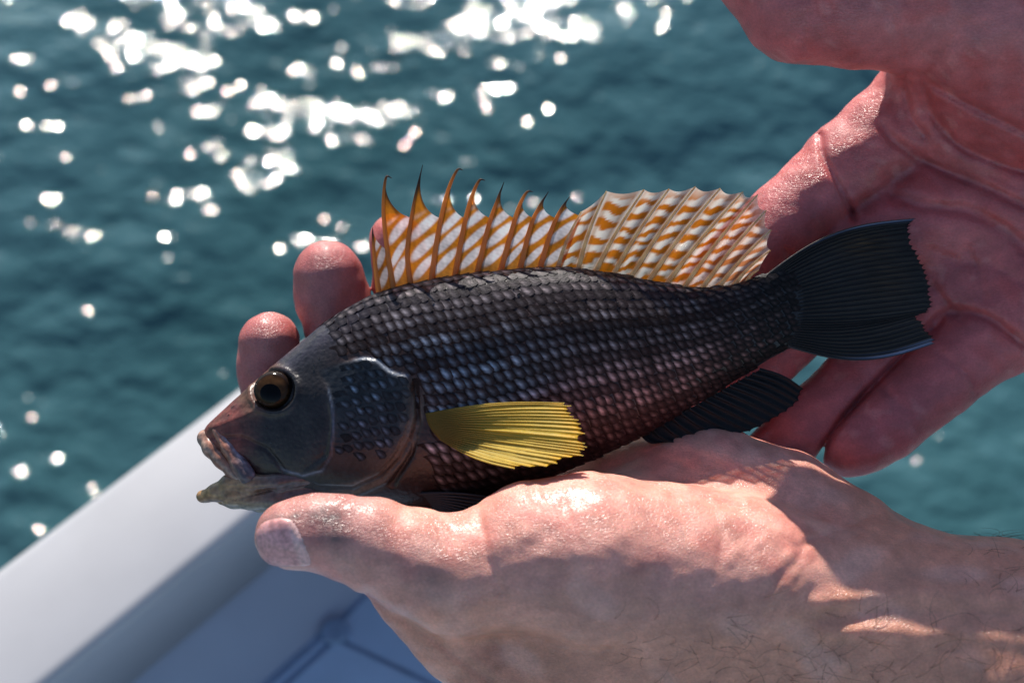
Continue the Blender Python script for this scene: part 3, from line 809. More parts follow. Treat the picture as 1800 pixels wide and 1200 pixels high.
for i in range(len(SPINES)):
    a = sp_curves[i]
    b = sp_curves[i + 1] if i + 1 < len(SPINES) else spline([(985, 474), (1000, 440), (1012, 405), (1022, 378)], 40)
    # the web runs from this spine's tip down to a notch on the next spine
    top_b = 384 if i < 8 else 380
    if i == 0: top_b = 440
    V = np.zeros((NS, NV, 2)); sN = np.linspace(0, 1, NS)
    kb = int(np.argmin(np.abs(b[:, 1] - top_b)))
    bb = np.stack([np.interp(np.linspace(0, kb, NV), np.arange(40), b[:, c]) for c in (0, 1)], -1)
    for si, s in enumerate(sN):
        root = a[0] * (1 - s) + b[0] * s
        # height profile: hook-shaped fall from the spine tip to the notch
        fall = (1 - s) ** 2.4
        topm = np.array([a[-1][0] * fall + (a[0][0] * 0 + (np.interp(top_b, a[::-1, 1], a[::-1, 0]) * (1 - s) + b[kb][0] * s)) * (1 - fall), 0])
        yN = top_b - 14 * (1 - s) * s * 4 * 0.4
        topm[1] = a[-1][1] * fall + (yN) * (1 - fall)
        for vi, t in enumerate(np.linspace(0, 1, NV)):
            yy = root[1] + (topm[1] - root[1]) * t
            xa = np.interp(yy, a[::-1, 1], a[::-1, 0]); xb = np.interp(max(yy, b[kb][1]), b[::-1, 1], b[::-1, 0])
            V[si, vi] = (xa * (1 - s) + xb * s if yy > top_b else xa + (topm[0] - xa) * (t if fall < 1 else 1) * 0 + (xb - xa) * s * np.clip((yy - a[-1][1]) / (top_b - a[-1][1]), 0.0, 1) ** 0.6, yy)
    hgt = (f_top(V[..., 0]) - V[..., 1])
    z = fin_lean(V[..., 0], hgt) + 2.2 * np.sin(np.pi * sN)[:, None] * 1.0
    # white diagonal blotches between amber bars
    ss = np.broadcast_to(sN[:, None], hgt.shape)
    xa = np.interp(V[..., 1], a[::-1, 1], a[::-1, 0]); xb = np.interp(V[..., 1], b[::-1, 1], b[::-1, 0])
    ss = np.clip((V[..., 0] - xa) / np.maximum(xb - xa, 4), 0, 1); wpx = 38.0
    wh = np.zeros_like(hgt)
    for kk in range(4):
        hc = 24 + 37 * kk + RNG.uniform(-4, 4); scx = RNG.uniform(.46, .58)
        pp = ((ss - scx) * wpx * 0.62 + (hgt - hc) * 0.78); qq = (-(ss - scx) * wpx * 0.78 + (hgt - hc) * 0.62)
        wh = np.maximum(wh, smoothstep(1.25, 0.75, np.sqrt((pp / RNG.uniform(21, 28))**2 + (qq / RNG.uniform(7.2, 9))**2)))
    wh = wh * smoothstep(0.02, 0.14, ss) * smoothstep(1.0, 0.9, ss)
    tipk = smoothstep(104, 120, hgt - 16 * ss)
    wh = wh * (1 - tipk) * smoothstep(-2, 14, hgt)
    amber = lin(204, 124, 26); white = lin(240, 230, 232); dark = lin(84, 54, 36)
    col = amber * (1 - wh[..., None]) + white * wh[..., None]
    dkk = (smoothstep(135, 175, hgt) * 0.85)[..., None]; col = col * (1 - dkk) + dark * dkk
    tv = np.broadcast_to(np.linspace(0, 1, NV)[None], hgt.shape); ek = (smoothstep(0.9, 0.99, tv) * smoothstep(98, 112, hgt) * smoothstep(.75, .4, np.broadcast_to(sN[:, None], hgt.shape)))[..., None]
    col = col * (1 - ek * .85) + lin(48, 34, 30) * ek * .85
    ol = (smoothstep(28, 0, hgt) * 0.35)[..., None]; col = col * (1 - ol) + lin(150, 120, 80) * ol
    if i == 0: col = col * 0.6
    col = col * (1 + 0.22 * noise(np.stack([V[..., 0], V[..., 1]], -1), 9, 2)[..., None] + 0.2 * noise(np.stack([V[..., 0], V[..., 1]], -1), 30, 3)[..., None])
    push(cart(np.concatenate([V, z[..., None]], -1)).reshape(-1, 3), NS, NV, col.reshape(-1, 3))
# soft part: sheet pleated over its rays, saw-edged
NR = len(RAYB); per = 14; NU = (NR - 1) * per + 1; NVs = 44
rb = np.array(RAYB, float); rt = np.array(RAYT, float)
uu = np.linspace(0, NR - 1, NU); root = np.stack([np.interp(uu, np.arange(NR), rb[:, c]) for c in (0, 1)], -1)
tip = spline(rt, NU) if False else np.stack([np.interp(uu, np.arange(NR), rt[:, c]) for c in (0, 1)], -1)
fr = uu - np.floor(uu)
saw = 1 - 0.045 * np.sin(np.pi * fr) - 0.05 * smoothstep(7, 10, uu) * np.sin(np.pi * fr)
tt = np.linspace(0, 1, NVs)
Vs = root[:, None] + (tip - root)[:, None] * (tt[None, :, None] * saw[:, None, None])
bow = np.sin(np.pi * tt)[None, :] * 5
Vs[..., 0] -= bow
hg = np.linalg.norm(Vs - root[:, None], axis=-1)
zz = fin_lean(Vs[..., 0], hg) + 2.0 * np.cos(2 * np.pi * uu)[:, None] * smoothstep(0, .2, tt)[None]
frr = np.broadcast_to(fr[:, None], hg.shape); UU = np.broadcast_to(uu[:, None], hg.shape)
phs = (hg - 14 * frr + 9 * np.sin(2.4 * np.floor(UU)) + 8 * noise(Vs, 30, 1)) / (28.0 + 4 * np.sin(1.7 * np.floor(UU))) + 0.10 * noise(Vs, 14, 3)
wh = smoothstep(-0.3, 0.25, np.sin(2 * np.pi * phs)) * (0.25 + 0.75 * np.sin(np.pi * np.clip(frr * 1.0 + 0.0, 0, 1)))
wh = np.maximum(wh, 0.9 * smoothstep(0.70, 0.9, np.abs(2 * frr - 1)))
wh = np.maximum(wh, 0.55 * smoothstep(0.86, 1.0, np.broadcast_to(tt[None], hg.shape)))
amber = lin(198, 112, 14); pale = lin(242, 234, 224)
cs = amber * (1 - wh[..., None]) + pale * wh[..., None]
sp = (smoothstep(46, 14, hg) * (0.5 + 0.5 * np.sin(hg * 1.1)) * (0.5 + 0.5 * np.sin(2 * np.pi * frr * 2)) * 0.6)[..., None]
cs = cs * (1 - sp) + lin(120, 92, 20) * sp
dl = (np.exp(-((np.abs(2 * frr - 1) - 0.62) / 0.10)**2) * 0.45 * smoothstep(0.98, .7, np.broadcast_to(tt[None], hg.shape)))[..., None]; cs = cs * (1 - dl) + lin(120, 84, 40) * dl  # shade beside each ray, painted as dark lines in the colour
far = (smoothstep(6.5, 10, UU))[..., None]; cs = cs * (1 - far * .25) + lin(176, 150, 150) * far * .25
push(cart(np.concatenate([Vs, zz[..., None]], -1)).reshape(-1, 3), NU, NVs, cs.reshape(-1, 3))
bpy.data.objects.remove(dorsal)
dorsal = mk('dorsal_fin', world_of(np.vstack(fv)), np.vstack(ff), M_FIN, fish, np.vstack(fc))
dorsal['label'] = 'amber and white striped dorsal fin with hooked spines'
for i, s in enumerate(SPINES):
    p = sp_curves[i]; h = f_top(p[:, 0]) - p[:, 1]
    c3 = cart(np.column_stack([p, fin_lean(p[:, 0], h)]))
    r = np.interp(np.linspace(0, 1, 40), [0, .5, .8, 1], [5.4, 3.4, 1.9, 0.5])
    v, f = tube(c3, r, 10); t = np.repeat(np.linspace(0, 1, 40), 10)[:, None]
    col = lin(226, 168, 92) * (1 - t) + lin(214, 142, 60) * t
    d = smoothstep(0.52, 0.88, t); col = col * (1 - d) + lin(74, 58, 56) * d
    mk('spine', world_of(v), f, M_RAY, dorsal, col)
for i in range(NR):
    a, b = rb[i], rt[i]; t = np.linspace(0, 1.0, 24); p = a + (b - a) * t[:, None]; p[:, 0] -= np.sin(np.pi * t) * 5
    h = np.linalg.norm(p - a, axis=1)
    c3 = cart(np.column_stack([p, fin_lean(p[:, 0], h) + 2.0]))
    v, f = tube(c3, np.interp(t, [0, .3, 1], [4.6, 3.0, 1.1]), 8)
    tt_ = np.repeat(t, 8)[:, None]; bd = 0.5 + 0.5 * np.sin(tt_ * 30 + i)
    col = lin(226, 210, 170) * (1 - 0.4 * bd) + lin(200, 140, 60) * 0.4 * bd
    mk('fin_ray', world_of(v), f, M_RAY, dorsal, col)

# ---- generic fan fin: root line to edge line, pleated
def fan_fin(name, root, edge, nrays, zfun, colfun, mat, pleat, bulge=0.0, saw=0.03, raycol=None, raymat=None, rr=(4, 1.2), thick=3.0, label=None, fray=0.03):
    NU = nrays * 6 + 1; NVv = 36
    uu = np.linspace(0, 1, NU); R = spline(root, NU); E = spline(edge, NU)
    fr = uu * nrays - np.floor(uu * nrays + 1e-9)
    sw = 1 - saw * np.sin(np.pi * fr) - fray * np.interp(uu * nrays, np.arange(nrays + 1), RNG.random(nrays + 1) ** 2)
    tt = np.linspace(0, 1, NVv)
    P = R[:, None] + (E - R)[:, None] * (tt[None, :, None] * sw[:, None, None])
    d = E - R; nrm = np.stack([-d[:, 1], d[:, 0]], -1); nrm /= np.linalg.norm(nrm, axis=1)[:, None]
    P = P + nrm[:, None] * (bulge * (2 * uu - 1))[:, None, None] * np.sin(np.pi * tt)[None, :, None]
    U2, T2 = np.meshgrid(uu, tt, indexing='ij')
    z = zfun(P[..., 0], P[..., 1], U2, T2)
    pl = pleat * np.cos(2 * np.pi * uu * nrays)[:, None] * smoothstep(0, .3, tt)[None]
    th = thick * (1 - 0.85 * tt)[None] + 0 * U2
    front = cart(np.concatenate([P, (z + pl + th)[..., None]], -1)); backs = cart(np.concatenate([P, (z + pl - th)[..., None]], -1))
    C = colfun(P[..., 0], P[..., 1], U2, T2, np.broadcast_to(fr[:, None], U2.shape))
    n = NU * NVv
    F = np.vstack([grid_faces(NU, NVv), grid_faces(NU, NVv, flip=True) + n])
    # rim
    ed = [i * NVv for i in range(NU)] + [(NU - 1) * NVv + j for j in range(1, NVv)] + [i * NVv + NVv - 1 for i in range(NU - 2, -1, -1)] + [j for j in range(NVv - 2, 0, -1)]
    rim = np.array([[ed[k], ed[(k + 1) % len(ed)], ed[(k + 1) % len(ed)] + n, ed[k] + n] for k in range(len(ed))])
    o = mk(name, world_of(np.vstack([front.reshape(-1, 3), backs.reshape(-1, 3)])), np.vstack([F, rim]), mat, fish, np.vstack([C.reshape(-1, 3)] * 2))
    if label: o['label'] = label
    for i in range(nrays + 1):
        k = min(i * 6, NU - 1)
        v, f = tube(front[k] + np.array([0, 0, 0.2]), np.interp(tt, [0, .4, 1], [rr[0], (rr[0] + rr[1]) / 2, rr[1]]), 6)
        rc = np.repeat(raycol(U2[k], T2[k]), 6, 0)
        mk('fin_ray', world_of(v), f, raymat or mat, o, rc)
    return o

# tail fin
def tail_z(u, v, U, T): return f_zc(u) + 8 * np.sin((v - 420) / 60.0) * T
def tail_col(u, v, U, T, fr):
    c = np.zeros(u.shape + (3,)) + lin(46, 44, 44)
    am = ((np.exp(-(((u - 1515) / 46)**2 + ((v - 428) / 24)**2)) + 0.5 * np.exp(-(((u - 1560) / 40)**2 + ((v - 490) / 40)**2))) * (0.6 + 0.5 * np.sin(v * 0.9)))[..., None] * 0.7
    c = c * (1 - am) + lin(96, 72, 40) * am
    e = (smoothstep(0.045, 0.0, U) + smoothstep(0.94, 0.99, U) * smoothstep(.25, .8, T))[..., None].clip(0, 1)
    c = c * (1 - e * .8) + lin(140, 150, 178) * e * .8
    c = c * (1 + 0.3 * noise(np.stack([T * 60, U * 700], -1), 22, 1)[..., None] + 0.2 * noise(np.stack([u, v], -1), 40, 2)[..., None])
    return c * 0.68
fan_fin('tail_fin', [(1345, 486), (1352, 505), (1362, 530), (1370, 560), (1378, 585), (1384, 608)],
        [(1610, 384), (1600, 402), (1613, 440), (1628, 474), (1639, 512), (1637, 545), (1616, 553), (1632, 578), (1649, 603)],
        32, tail_z, tail_col, M_DARKFIN, 0.5, 27, 0.02,
        lambda U, T: np.tile(lin(54, 52, 52) * 0.42, (len(U), 1)) * (1 + 1.8 * ((U[:, None] < 0.02) | (U[:, None] > 0.98))), M_DARKFIN, (2.2, 0.5), 6.0,
        'blackish tail fin with pale blue lower edge')
# anal fin
def anal_z(u, v, U, T): return -14 + 16 * T - 20 * smoothstep(1150, 1400, u)
fan_fin('anal_fin', [(1335, 650), (1290, 674), (1240, 702), (1190, 730), (1130, 764)],
        [(1412, 684), (1398, 712), (1360, 738), (1310, 760), (1240, 776), (1160, 778)], 14, anal_z,
        lambda u, v, U, T, fr: (np.zeros(u.shape + (3,)) + lin(44, 42, 43) * 0.4) * (1 + 0.3 * noise(np.stack([u, v], -1), 12, 2)[..., None]), M_DARKFIN, 1.6, 6, 0.03,
        lambda U, T: np.tile(lin(54, 53, 54) * 0.4, (len(U), 1)), M_DARKFIN, (4, 1.1), 5.0, 'black anal fin under the tail')
# pelvic fin, tucked between belly and thumb
fan_fin('pelvic_fin', [(740, 868), (752, 878), (762, 890)], [(866, 874), (862, 896), (846, 912), (822, 922)], 9,
        lambda u, v, U, T: 62 + 34 * T, lambda u, v, U, T, fr: (np.zeros(u.shape + (3,)) + lin(44, 46, 52) * 0.6), M_DARKFIN, 1.8, 4, 0.04,
        lambda U, T: np.tile(lin(58, 62, 68) * 0.55, (len(U), 1)), M_DARKFIN, (4, 1.2), 4.0, 'dark pelvic fin folded under the belly')
# pectoral fin, standing off the flank
PEC_Z0, PEC_Z1 = 103, 36
def pec_z(u, v, U, T): return PEC_Z0 + PEC_Z1 * smoothstep(0.2, 1.0, T) + 0.6 * (v - 715) * smoothstep(0.22, 0.7, T) + 6 * np.sin(np.pi * U) * T
def pec_col(u, v, U, T, fr):
    c = np.zeros(u.shape + (3,)) + lin(216, 186, 66)
    g = (smoothstep(0.42, 0.08, T))[..., None]; c = c * (1 - g * .85) + lin(92, 84, 56) * g * .85  # body's shadow over the fin base, put into the membrane colour
    tp = smoothstep(0.82, 1.0, T)[..., None]; c = c * (1 - tp * .8) + lin(238, 186, 14) * tp * .8
    ln = (np.abs(np.sin(np.pi * fr)) ** 2 * 0.5 * (1 - T * .5))[..., None]; c = c * (1 - ln * .6) + lin(112, 104, 50) * ln * .6
    md = (smoothstep(0.5, 0.9, U) * smoothstep(0.85, 0.5, T) * .5)[..., None]; c = c * (1 - md) + lin(196, 184, 130) * md
    return c * (1 + 0.12 * noise(np.stack([u, v], -1), 7, 2)[..., None])
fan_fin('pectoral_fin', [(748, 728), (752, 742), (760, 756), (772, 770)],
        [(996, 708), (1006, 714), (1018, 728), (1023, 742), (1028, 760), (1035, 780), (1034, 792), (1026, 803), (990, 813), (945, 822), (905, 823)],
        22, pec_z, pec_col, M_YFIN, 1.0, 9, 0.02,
        lambda U, T: (lin(212, 184, 90) * (1 - smoothstep(.8, 1, T)[:, None]) + lin(236, 214, 120) * smoothstep(.8, 1, T)[:, None]) * (0.3 + 0.7 * smoothstep(0.1, .45, T)[:, None]), M_YFIN, (1.9, 0.6), 2.0,  # rays darken towards the root too, the same painted shadow
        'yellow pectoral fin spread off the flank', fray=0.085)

# ------------------------------------------------------------------ the person's two hands
person = thing('person', W((1800, 1200, 0)), 'person holding the fish across two bare wet hands, arms reaching in', 'person')

NAIL = spline([(450, 938), (460, 920), (484, 911), (510, 914), (525, 935), (536, 962), (545, 990), (515, 994), (478, 992), (456, 972), (450, 938)], 40)

def skin_colour(V, Nn, hand):
    q = uncart(V); u, v, z = q[:, 0], q[:, 1], q[:, 2]
    palm = lin(216, 150, 133); red = lin(196, 98, 90); tan = lin(212, 145, 118); pale = lin(226, 174, 158)
    n1 = noise(V, 90, 1)[:, None]; n2 = noise(V, 35, 2)[:, None]; n3 = noise(V, 14, 3)[:, None]
    if hand == 'front':
        col = palm + 0 * n1
        k = (smoothstep(985, 1120, v + 30 * noise(V, 80, 2)) * smoothstep(560, 760, u))[:, None]
        fa = smoothstep(1380, 1560, u)[:, None]
        k = np.maximum(k, fa * 0.8)
        col = col * (1 - k) + tan * k
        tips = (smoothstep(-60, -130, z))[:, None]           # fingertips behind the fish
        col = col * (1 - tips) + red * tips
        col = col * (1 + 0.10 * n1 + 0.09 * n2 + 0.06 * n3)
        pl = smoothstep(0.2, 0.9, noise(V, 70, 4))[:, None] * 0.4; col = col * (1 - pl) + pale * pl
        rd = smoothstep(0.1, 0.9, noise(V, 55, 3))[:, None] * (1 - k) * 0.3; col = col * (1 - rd) + red * rd
        # grime on the thumb, in skin folds and beside the nail
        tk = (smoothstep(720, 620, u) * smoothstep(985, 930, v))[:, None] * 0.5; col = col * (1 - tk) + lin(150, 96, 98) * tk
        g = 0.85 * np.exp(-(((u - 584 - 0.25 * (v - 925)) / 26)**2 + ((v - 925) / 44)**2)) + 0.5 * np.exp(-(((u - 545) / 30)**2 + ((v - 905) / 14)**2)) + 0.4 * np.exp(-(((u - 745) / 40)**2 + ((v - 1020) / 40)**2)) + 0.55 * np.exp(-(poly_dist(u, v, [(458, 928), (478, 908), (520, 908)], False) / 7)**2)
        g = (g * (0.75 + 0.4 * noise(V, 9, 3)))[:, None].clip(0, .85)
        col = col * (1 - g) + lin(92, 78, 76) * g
        gy = (smoothstep(1000, 1040, v) * smoothstep(1140, 1060, v) * smoothstep(880, 960, u) * smoothstep(1400, 1200, u))[:, None] * .25
        col = col * (1 - gy) + lin(170, 128, 124) * gy
    else:
        col = lin(182, 96, 96) + 0 * n1
        th = smoothstep(190, 60, v)[:, None] * smoothstep(1280, 1700, u)[:, None]
        col = col * (1 - th * .5) + lin(186, 120, 118) * th * .5
        col = col * (1 + 0.10 * n1 + 0.09 * n2 + 0.05 * n3)
        rd = smoothstep(0.2, 0.9, noise(V, 50, 3))[:, None] * 0.5; col = col * (1 - rd) + lin(182, 80, 76) * rd
        wet = smoothstep(0.55, 1.0, noise(V, 26, 4))[:, None] * 0.35; col = col * (1 - wet) + lin(206, 140, 134) * wet
        tan_k = smoothstep(1980, 2300, u)[:, None]; col = col * (1 - tan_k) + tan * tan_k
    return col

def grow(a, b, step, g=1.12):
    out = [a]; s = step
    while out[-1] < b: s *= g; out.append(out[-1] + s)
    return np.array(out[1:])

# ---- the hand under the fish: palm up, thumb along the viewer's side, fingers up behind
def front_hand():
    xs = np.concatenate([np.arange(-520, 1010, 4.4), grow(1010, 2900, 4.4)])
    f = Field(xs, np.concatenate([-1010 - grow(0, 420, 4.4)[::-1], np.arange(-1010, 300, 4.4)]), np.concatenate([np.arange(-310, 400, 4.4), 400 + grow(0, 220, 4.4)]))
    # forearm and wrist
    f.chain([(2900, 1430, 190, 330), (2300, 1300, 140, 280), (1960, 1210, 115, 236), (1740, 1168, 105, 208), (1560, 1122, 100, 178), (1430, 1082, 95, 160)], 10, 60)
    f.chain([(1960, 1230, 60, 215), (1640, 1180, 60, 175), (1450, 1130, 50, 150)], 70, 50)
    # heel of the hand and thumb mound
    f.chain([(1450, 1070, 110, 140), (1300, 1030, 140, 150), (1180, 1008, 150, 150), (1050, 986, 165, 148), (940, 968, 178, 124)], 60, 36)
    f.chain([(1560, 1046, 60, 112), (1470, 974, 10, 112), (1370, 905, -25, 108), (1250, 862, -45, 106), (1170, 862, -60, 92)], 60, 40)
    f.chain([(1280, 965, 40, 110), (1120, 930, 20, 96), (1000, 930, 10, 84)], 46, 30)
    f.chain([(1170, 862, -60, 90), (1100, 890, -80, 78), (1010, 915, -70, 72)], 40, 30)
    f.chain([(1180, 845, -90, 86), (1090, 852, -105, 76), (1010, 880, -110, 70)], 40, 30)
    # back of the hand
    f.chain([(1480, 1150, 60, 160), (1250, 1150, 60, 165), (1050, 1130, 60, 150), (900, 1080, 70, 112), (830, 1020, 60, 84)], 60, 40)
    f.chain([(1250, 1150, 0, 150), (1050, 1090, -50, 120), (920, 1010, -50, 90)], 60, 40)
    f.chain([(690, 1000, 150, 70), (800, 1108, 120, 78), (900, 1208, 100, 84)], 12, 16)
    # thumb
    f.chain([(940, 985, 178, 120), (800, 1012, 192, 104), (735, 990, 202, 92), (655, 958, 212, 80), (600, 942, 216, 69), (555, 936, 218, 64), (512, 938, 216, 56), (496, 941, 214, 47)], 26, 16)
    # fingers
    f.chain([(850, 990, 40, 78), (700, 940, -70, 66), (560, 850, -160, 62), (490, 730, -178, 58), (475, 650, -172, 56), (473, 602, -162, 54)], 26, 14)
    f.chain([(920, 960, -30, 78), (780, 900, -150, 68), (670, 740, -200, 66), (606, 590, -190, 65), (583, 520, -178, 63), (577, 484, -168, 61)], 26, 14)
    f.chain([(1010, 930, -70, 76), (880, 820, -190, 66), (770, 640, -210, 60), (712, 500, -196, 53), (697, 424, -184, 48)], 26, 14)
    f.chain([(1100, 900, -110, 70), (980, 780, -200, 58), (900, 650, -206, 52), (870, 590, -200, 48)], 26, 14)
    # folds and creases
    for pts, w, d in [
        ([(842, 908), (850, 940), (858, 985), (880, 1040)], 7, 5),
        ([(1040, 842), (1120, 850), (1190, 866), (1245, 880), (1300, 892)], 9, 4.5),
        ([(1240, 876), (1262, 910), (1270, 950), (1262, 990)], 6, 3),
        ([(1420, 950), (1400, 985), (1372, 1012), (1345, 1040)], 7, 3.5),
        ([(1530, 905), (1480, 930), (1440, 945), (1400, 960)], 7, 4),
        ([(930, 852), (945, 900), (965, 945)], 4.5, 1.8), ([(950, 846), (968, 890), (985, 930)], 4.5, 1.6),
        ([(762, 905), (770, 930), (790, 965)], 4.5, 1.8), ([(782, 912), (800, 940), (815, 960)], 4.5, 1.6),
        ([(618, 962), (622, 995), (632, 1028)], 4.5, 2.4), ([(600, 950), (604, 985), (612, 1018)], 4.5, 2.0), ([(584, 960), (588, 985), (596, 1005)], 4.5, 1.6),
        ([(604, 888), (620, 876), (640, 868)], 4.5, 2.2),
        ([(640, 1046), (700, 1080), (760, 1120), (840, 1180), (900, 1215)], 9, 5.0),
        ([(1100, 790), (1150, 800), (1200, 815)], 6, 2), ([(1060, 825), (1120, 805), (1180, 775)], 6, 2.4),
        ([(520, 958), (535, 975), (545, 995)], 5, 1.6)]:
        f.crease(pts, w, d)
    f.crease(NAIL[8:30], 6, -3.0)
    f.crease(NAIL[8:30], 2.6, 2.6)
    # fine wrinkles: across the wrist, the thumb mound and the web
    r = np.random.default_rng(21)
    for k in range(16):
        x0 = r.uniform(1290, 1440); y0 = r.uniform(900, 1090); L = r.uniform(40, 90)
        f.crease([(x0, y0), (x0 - 0.45 * L + r.normal() * 5, y0 + 0.4 * L), (x0 - 0.8 * L + r.normal() * 8, y0 + 0.95 * L)], 4.5, r.uniform(0.8, 1.8))
    for k in range(14):
        x0 = r.uniform(740, 1000); y0 = r.uniform(850, 980); L = r.uniform(30, 80)
        f.crease([(x0, y0), (x0 + 0.25 * L, y0 + 0.55 * L), (x0 + 0.4 * L + r.normal() * 5, y0 + 1.0 * L)], 4.5, r.uniform(0.6, 1.5))
    for k in range(10):
        x0 = r.uniform(1120, 1320); y0 = r.uniform(790, 900); L = r.uniform(40, 80)
        f.crease([(x0, y0), (x0 + 0.5 * L, y0 + 0.1 * L), (x0 + L, y0 + 0.3 * L + r.normal() * 8)], 4.5, r.uniform(0.6, 1.4))
    f.add(lambda c, q: 1.5 * noise(c, 60, 2) + 0.8 * noise(c, 24, 3))
    # tendons across the wrist
    for pts in ([(1440, 1060), (1600, 1040), (1800, 1050)], [(1450, 1110), (1620, 1110), (1800, 1120)]):
        f.crease(pts, 16, -5)
    f.crease([(1450, 1085), (1600, 1075), (1800, 1085)], 14, 4)
    return f
fh = front_hand()
V, Q = fh.mesh(); FN = vnormals(V, Q)
hand1 = mk('hand', world_of(V), Q, M_SKIN, person, skin_colour(V, FN, 'front'))
hand1['label'] = 'palm-up hand and forearm under the fish, thumb by its jaw'
FV = V

# thumbnail: a plate lifted off the thumb's own surface
def thumb_nail():
    q = uncart(FV); d = poly_dist(q[:, 0], q[:, 1], NAIL)
    near = (d < 6) & (FN[:, 2] > 0.02)
    fa = Q[near[Q].all(1)]
    ids = np.unique(fa); mp_ = np.full(len(FV), -1); mp_[ids] = np.arange(len(ids))
    dd = d[ids]; u, v = q[ids, 0], q[ids, 1]
    lift = -1.5 + 5.0 * smoothstep(3.0, -3.5, dd)
    P = FV[ids] + FN[ids] * lift[:, None]
    C = np.tile(lin(212, 154, 150), (len(ids), 1))
    s = (u - 450 - 0.28 * (v - 940)) / 80.0
    k = smoothstep(0.74, 0.86, s)[:, None] * 0.4; C = C * (1 - k) + lin(232, 206, 196) * k
    k = smoothstep(945, 975, v)[:, None] * 0.4; C = C * (1 - k) + lin(214, 154, 142) * k
    k = smoothstep(-5, 0, dd)[:, None] * 0.7 * (s < 0.6)[:, None]; C = C * (1 - k) + lin(104, 76, 74) * k
    mk('fingernail', world_of(P), mp_[fa], M_NAIL, hand1, C)
thumb_nail()

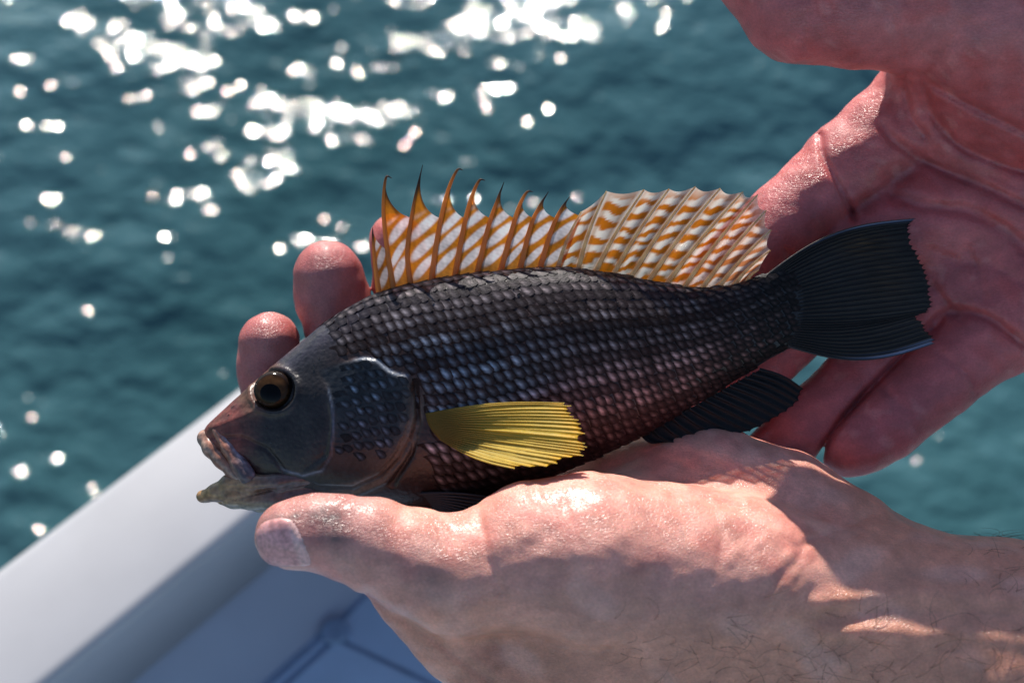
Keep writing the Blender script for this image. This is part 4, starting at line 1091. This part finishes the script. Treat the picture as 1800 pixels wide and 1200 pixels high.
# ---- the hand behind the tail: palm to the viewer, thumb above, fingers slanting down
def back_hand():
    xs = np.concatenate([np.arange(280, 1010, 4.4), grow(1010, 2900, 4.4)])
    f = Field(xs, np.arange(-330, 1000, 4.4), np.concatenate([-410 - grow(0, 120, 4.4)[::-1], np.arange(-410, 280, 4.4)]))
    # forearm, wrist
    f.chain([(3100, 20, -60, 300), (2650, 90, -120, 250), (2300, 170, -170, 200), (2120, 230, -180, 190)], 10, 60)
    # palm bones fan out from the wrist
    f.chain([(2150, 200, -170, 180), (1900, 230, -185, 150), (1720, 250, -190, 118), (1625, 215, -180, 92)], 70, 40)
    f.chain([(2150, 260, -180, 180), (1900, 340, -195, 140), (1720, 390, -200, 112), (1580, 420, -195, 92)], 60, 40)
    f.chain([(2120, 320, -180, 170), (1930, 450, -180, 130), (1780, 490, -185, 100), (1660, 520, -185, 84)], 60, 40)
    f.chain([(2120, 330, -170, 170), (1980, 480, -165, 140), (1860, 530, -162, 108), (1745, 568, -160, 88)], 60, 40)
    # thumb mound and thumb
    f.chain([(2080, 120, -130, 175), (1860, 60, -46, 196), (1720, 10, -8, 162), (1600, -18, 14, 138), (1500, -8, 23, 121), (1405, 8, 25, 97), (1345, -60, 18, 90), (1300, -140, 4, 74)], 46, 26)
    f.chain([(1800, 120, -80, 160), (1690, 120, -100, 110), (1632, 146, -135, 78)], 50, 24)
    # index
    f.chain([(1700, 270, -190, 100), (1612, 190, -176, 86), (1555, 240, -180, 84), (1490, 292, -176, 78), (1440, 338, -176, 73), (1378, 392, -178, 72), (1290, 470, -185, 66), (1230, 530, -180, 58)], 30, 12)
    # middle
    f.chain([(1640, 380, -195, 110), (1510, 440, -196, 86), (1455, 530, -190, 62), (1386, 594, -186, 53), (1300, 682, -180, 52), (1250, 732, -176, 50)], 14, 10)
    # ring
    f.chain([(1720, 470, -185, 90), (1600, 566, -176, 64), (1496, 672, -170, 56), (1404, 756, -164, 56), (1356, 800, -160, 52)], 6, 8)
    # little
    f.chain([(1860, 520, -165, 100), (1748, 578, -150, 84), (1650, 660, -142, 72), (1562, 738, -136, 66), (1512, 772, -132, 60), (1492, 784, -132, 54)], 14, 10)
    for pts, w, d in [
        ([(1650, 556), (1610, 600), (1558, 652), (1505, 708), (1462, 762), (1440, 806)], 6, 12), ([(1590, 500), (1530, 540), (1478, 592)], 6, 8),
        ([(1442, 238), (1446, 272), (1462, 304), (1484, 344), (1502, 384)], 6, 7),
        ([(1552, 222), (1568, 244), (1596, 266), (1650, 296), (1730, 328), (1810, 366), (1900, 400)], 9, 8),
        ([(1622, 136), (1632, 188), (1660, 230), (1700, 264), (1800, 302), (1880, 320)], 8, 9),
        ([(1594, 128), (1592, 170), (1602, 210), (1625, 240)], 6, 5), ([(1608, 128), (1612, 165), (1625, 205)], 5, 4),
        ([(1640, 150), (1690, 176), (1745, 205), (1810, 238), (1880, 280)], 8, 8),
        ([(1570, 346), (1630, 362), (1690, 370), (1735, 386), (1775, 410), (1810, 444), (1860, 500)], 12, 10),
        ([(1700, 40), (1660, 90), (1630, 125)], 7, 3), ([(1560, 20), (1580, 70), (1585, 110)], 7, 2.2), ([(1420, 20), (1415, 60), (1420, 95)], 6, 2),
        ([(1640, 575), (1660, 552), (1690, 548), (1740, 560), (1780, 590), (1820, 620)], 9, 11),
        ([(1650, 620), (1690, 650), (1715, 690)], 6, 4), ([(1560, 690), (1590, 720), (1610, 760)], 5, 2),
        ([(1640, 500), (1670, 545), (1690, 560)], 7, 5), ([(1530, 650), (1560, 690)], 5, 2.5),
        ([(1700, 440), (1720, 480), (1730, 530)], 8, 3), ([(1640, 440), (1690, 460), (1750, 470), (1800, 500)], 8, 3),
        ([(1380, 440), (1400, 455), (1420, 465)], 5, 3)]:
        f.crease(pts, w, d * 1.35)
    r = np.random.default_rng(22)
    for k in range(26):
        x0 = r.uniform(1520, 1790); y0 = r.uniform(180, 620); L = r.uniform(35, 90); a = r.uniform(0.1, 0.9)
        f.crease([(x0, y0), (x0 + 0.5 * L * math.cos(a), y0 + 0.5 * L * math.sin(a) + r.normal() * 5), (x0 + L * math.cos(a), y0 + L * math.sin(a))], 4.6, r.uniform(0.8, 2.2))
    f.add(lambda c, q: 2.0 * noise(c, 70, 2) + 1.0 * noise(c, 26, 3))
    return f
bh = back_hand()
V, Q = bh.mesh(); BNm = vnormals(V, Q)
hand2 = mk('hand', world_of(V), Q, M_SKIN, person, skin_colour(V, BNm, 'back'))
hand2['label'] = 'reddish open palm in shade behind the tail fin'

# ---- arm hair
def arm_hair():
    q = uncart(FV); ok = (q[:, 0] > 1080) & (q[:, 0] < 2300) & (FN[:, 2] > -0.3) & (q[:, 1] > 900)
    idx = np.nonzero(ok)[0]; r = np.random.default_rng(11)
    cv = bpy.data.curves.new('arm_hair', 'CURVE'); cv.dimensions = '3D'; cv.bevel_depth = 0.000055; cv.bevel_resolution = 0; cv.resolution_u = 2
    n = 0
    off = np.array(person['_base'])
    while n < 1150:
        i = int(r.choice(idx)); u, v = q[i, 0], q[i, 1]
        pr = smoothstep(1030, 1190, np.array(v)) * 0.9 + 0.5 * smoothstep(1650, 1800, np.array(u)) * (FN[i, 1] > 0.75)
        if u < 1250: pr *= 0.5
        if r.random() > pr: continue
        p = FV[i].copy(); nn = FN[i]
        d = np.array([0.8 * r.normal() + 0.5, 0.7 * r.normal() + 0.1, 0.3 * r.normal()]); d -= nn * (d @ nn); d /= np.linalg.norm(d)
        side_v = np.cross(nn, d); curl = r.normal() * 0.16
        L = r.uniform(28, 85); m = 9; pts = []
        for k in range(m):
            pts.append(p.copy()); lift = 0.45 * (1 - k / m) - 0.12
            d = d + side_v * curl + nn * 0.0; d /= np.linalg.norm(d); side_v = np.cross(nn, d)
            p = p + (d + nn * lift) * L / m
        sp_ = cv.splines.new('POLY'); sp_.points.add(m - 1)
        w = world_of(np.array(pts)) - off
        for k in range(m):
            sp_.points[k].co = (*w[k], 1); sp_.points[k].radius = 1.0 - 0.75 * k / m
        n += 1
    cv.materials.append(M_HAIR)
    o = bpy.data.objects.new('arm_hair', cv); COL.objects.link(o); o.parent = hand1; o['kind'] = 'stuff'
arm_hair()

for o in scene.objects:
    if '_base' in o: del o['_base']
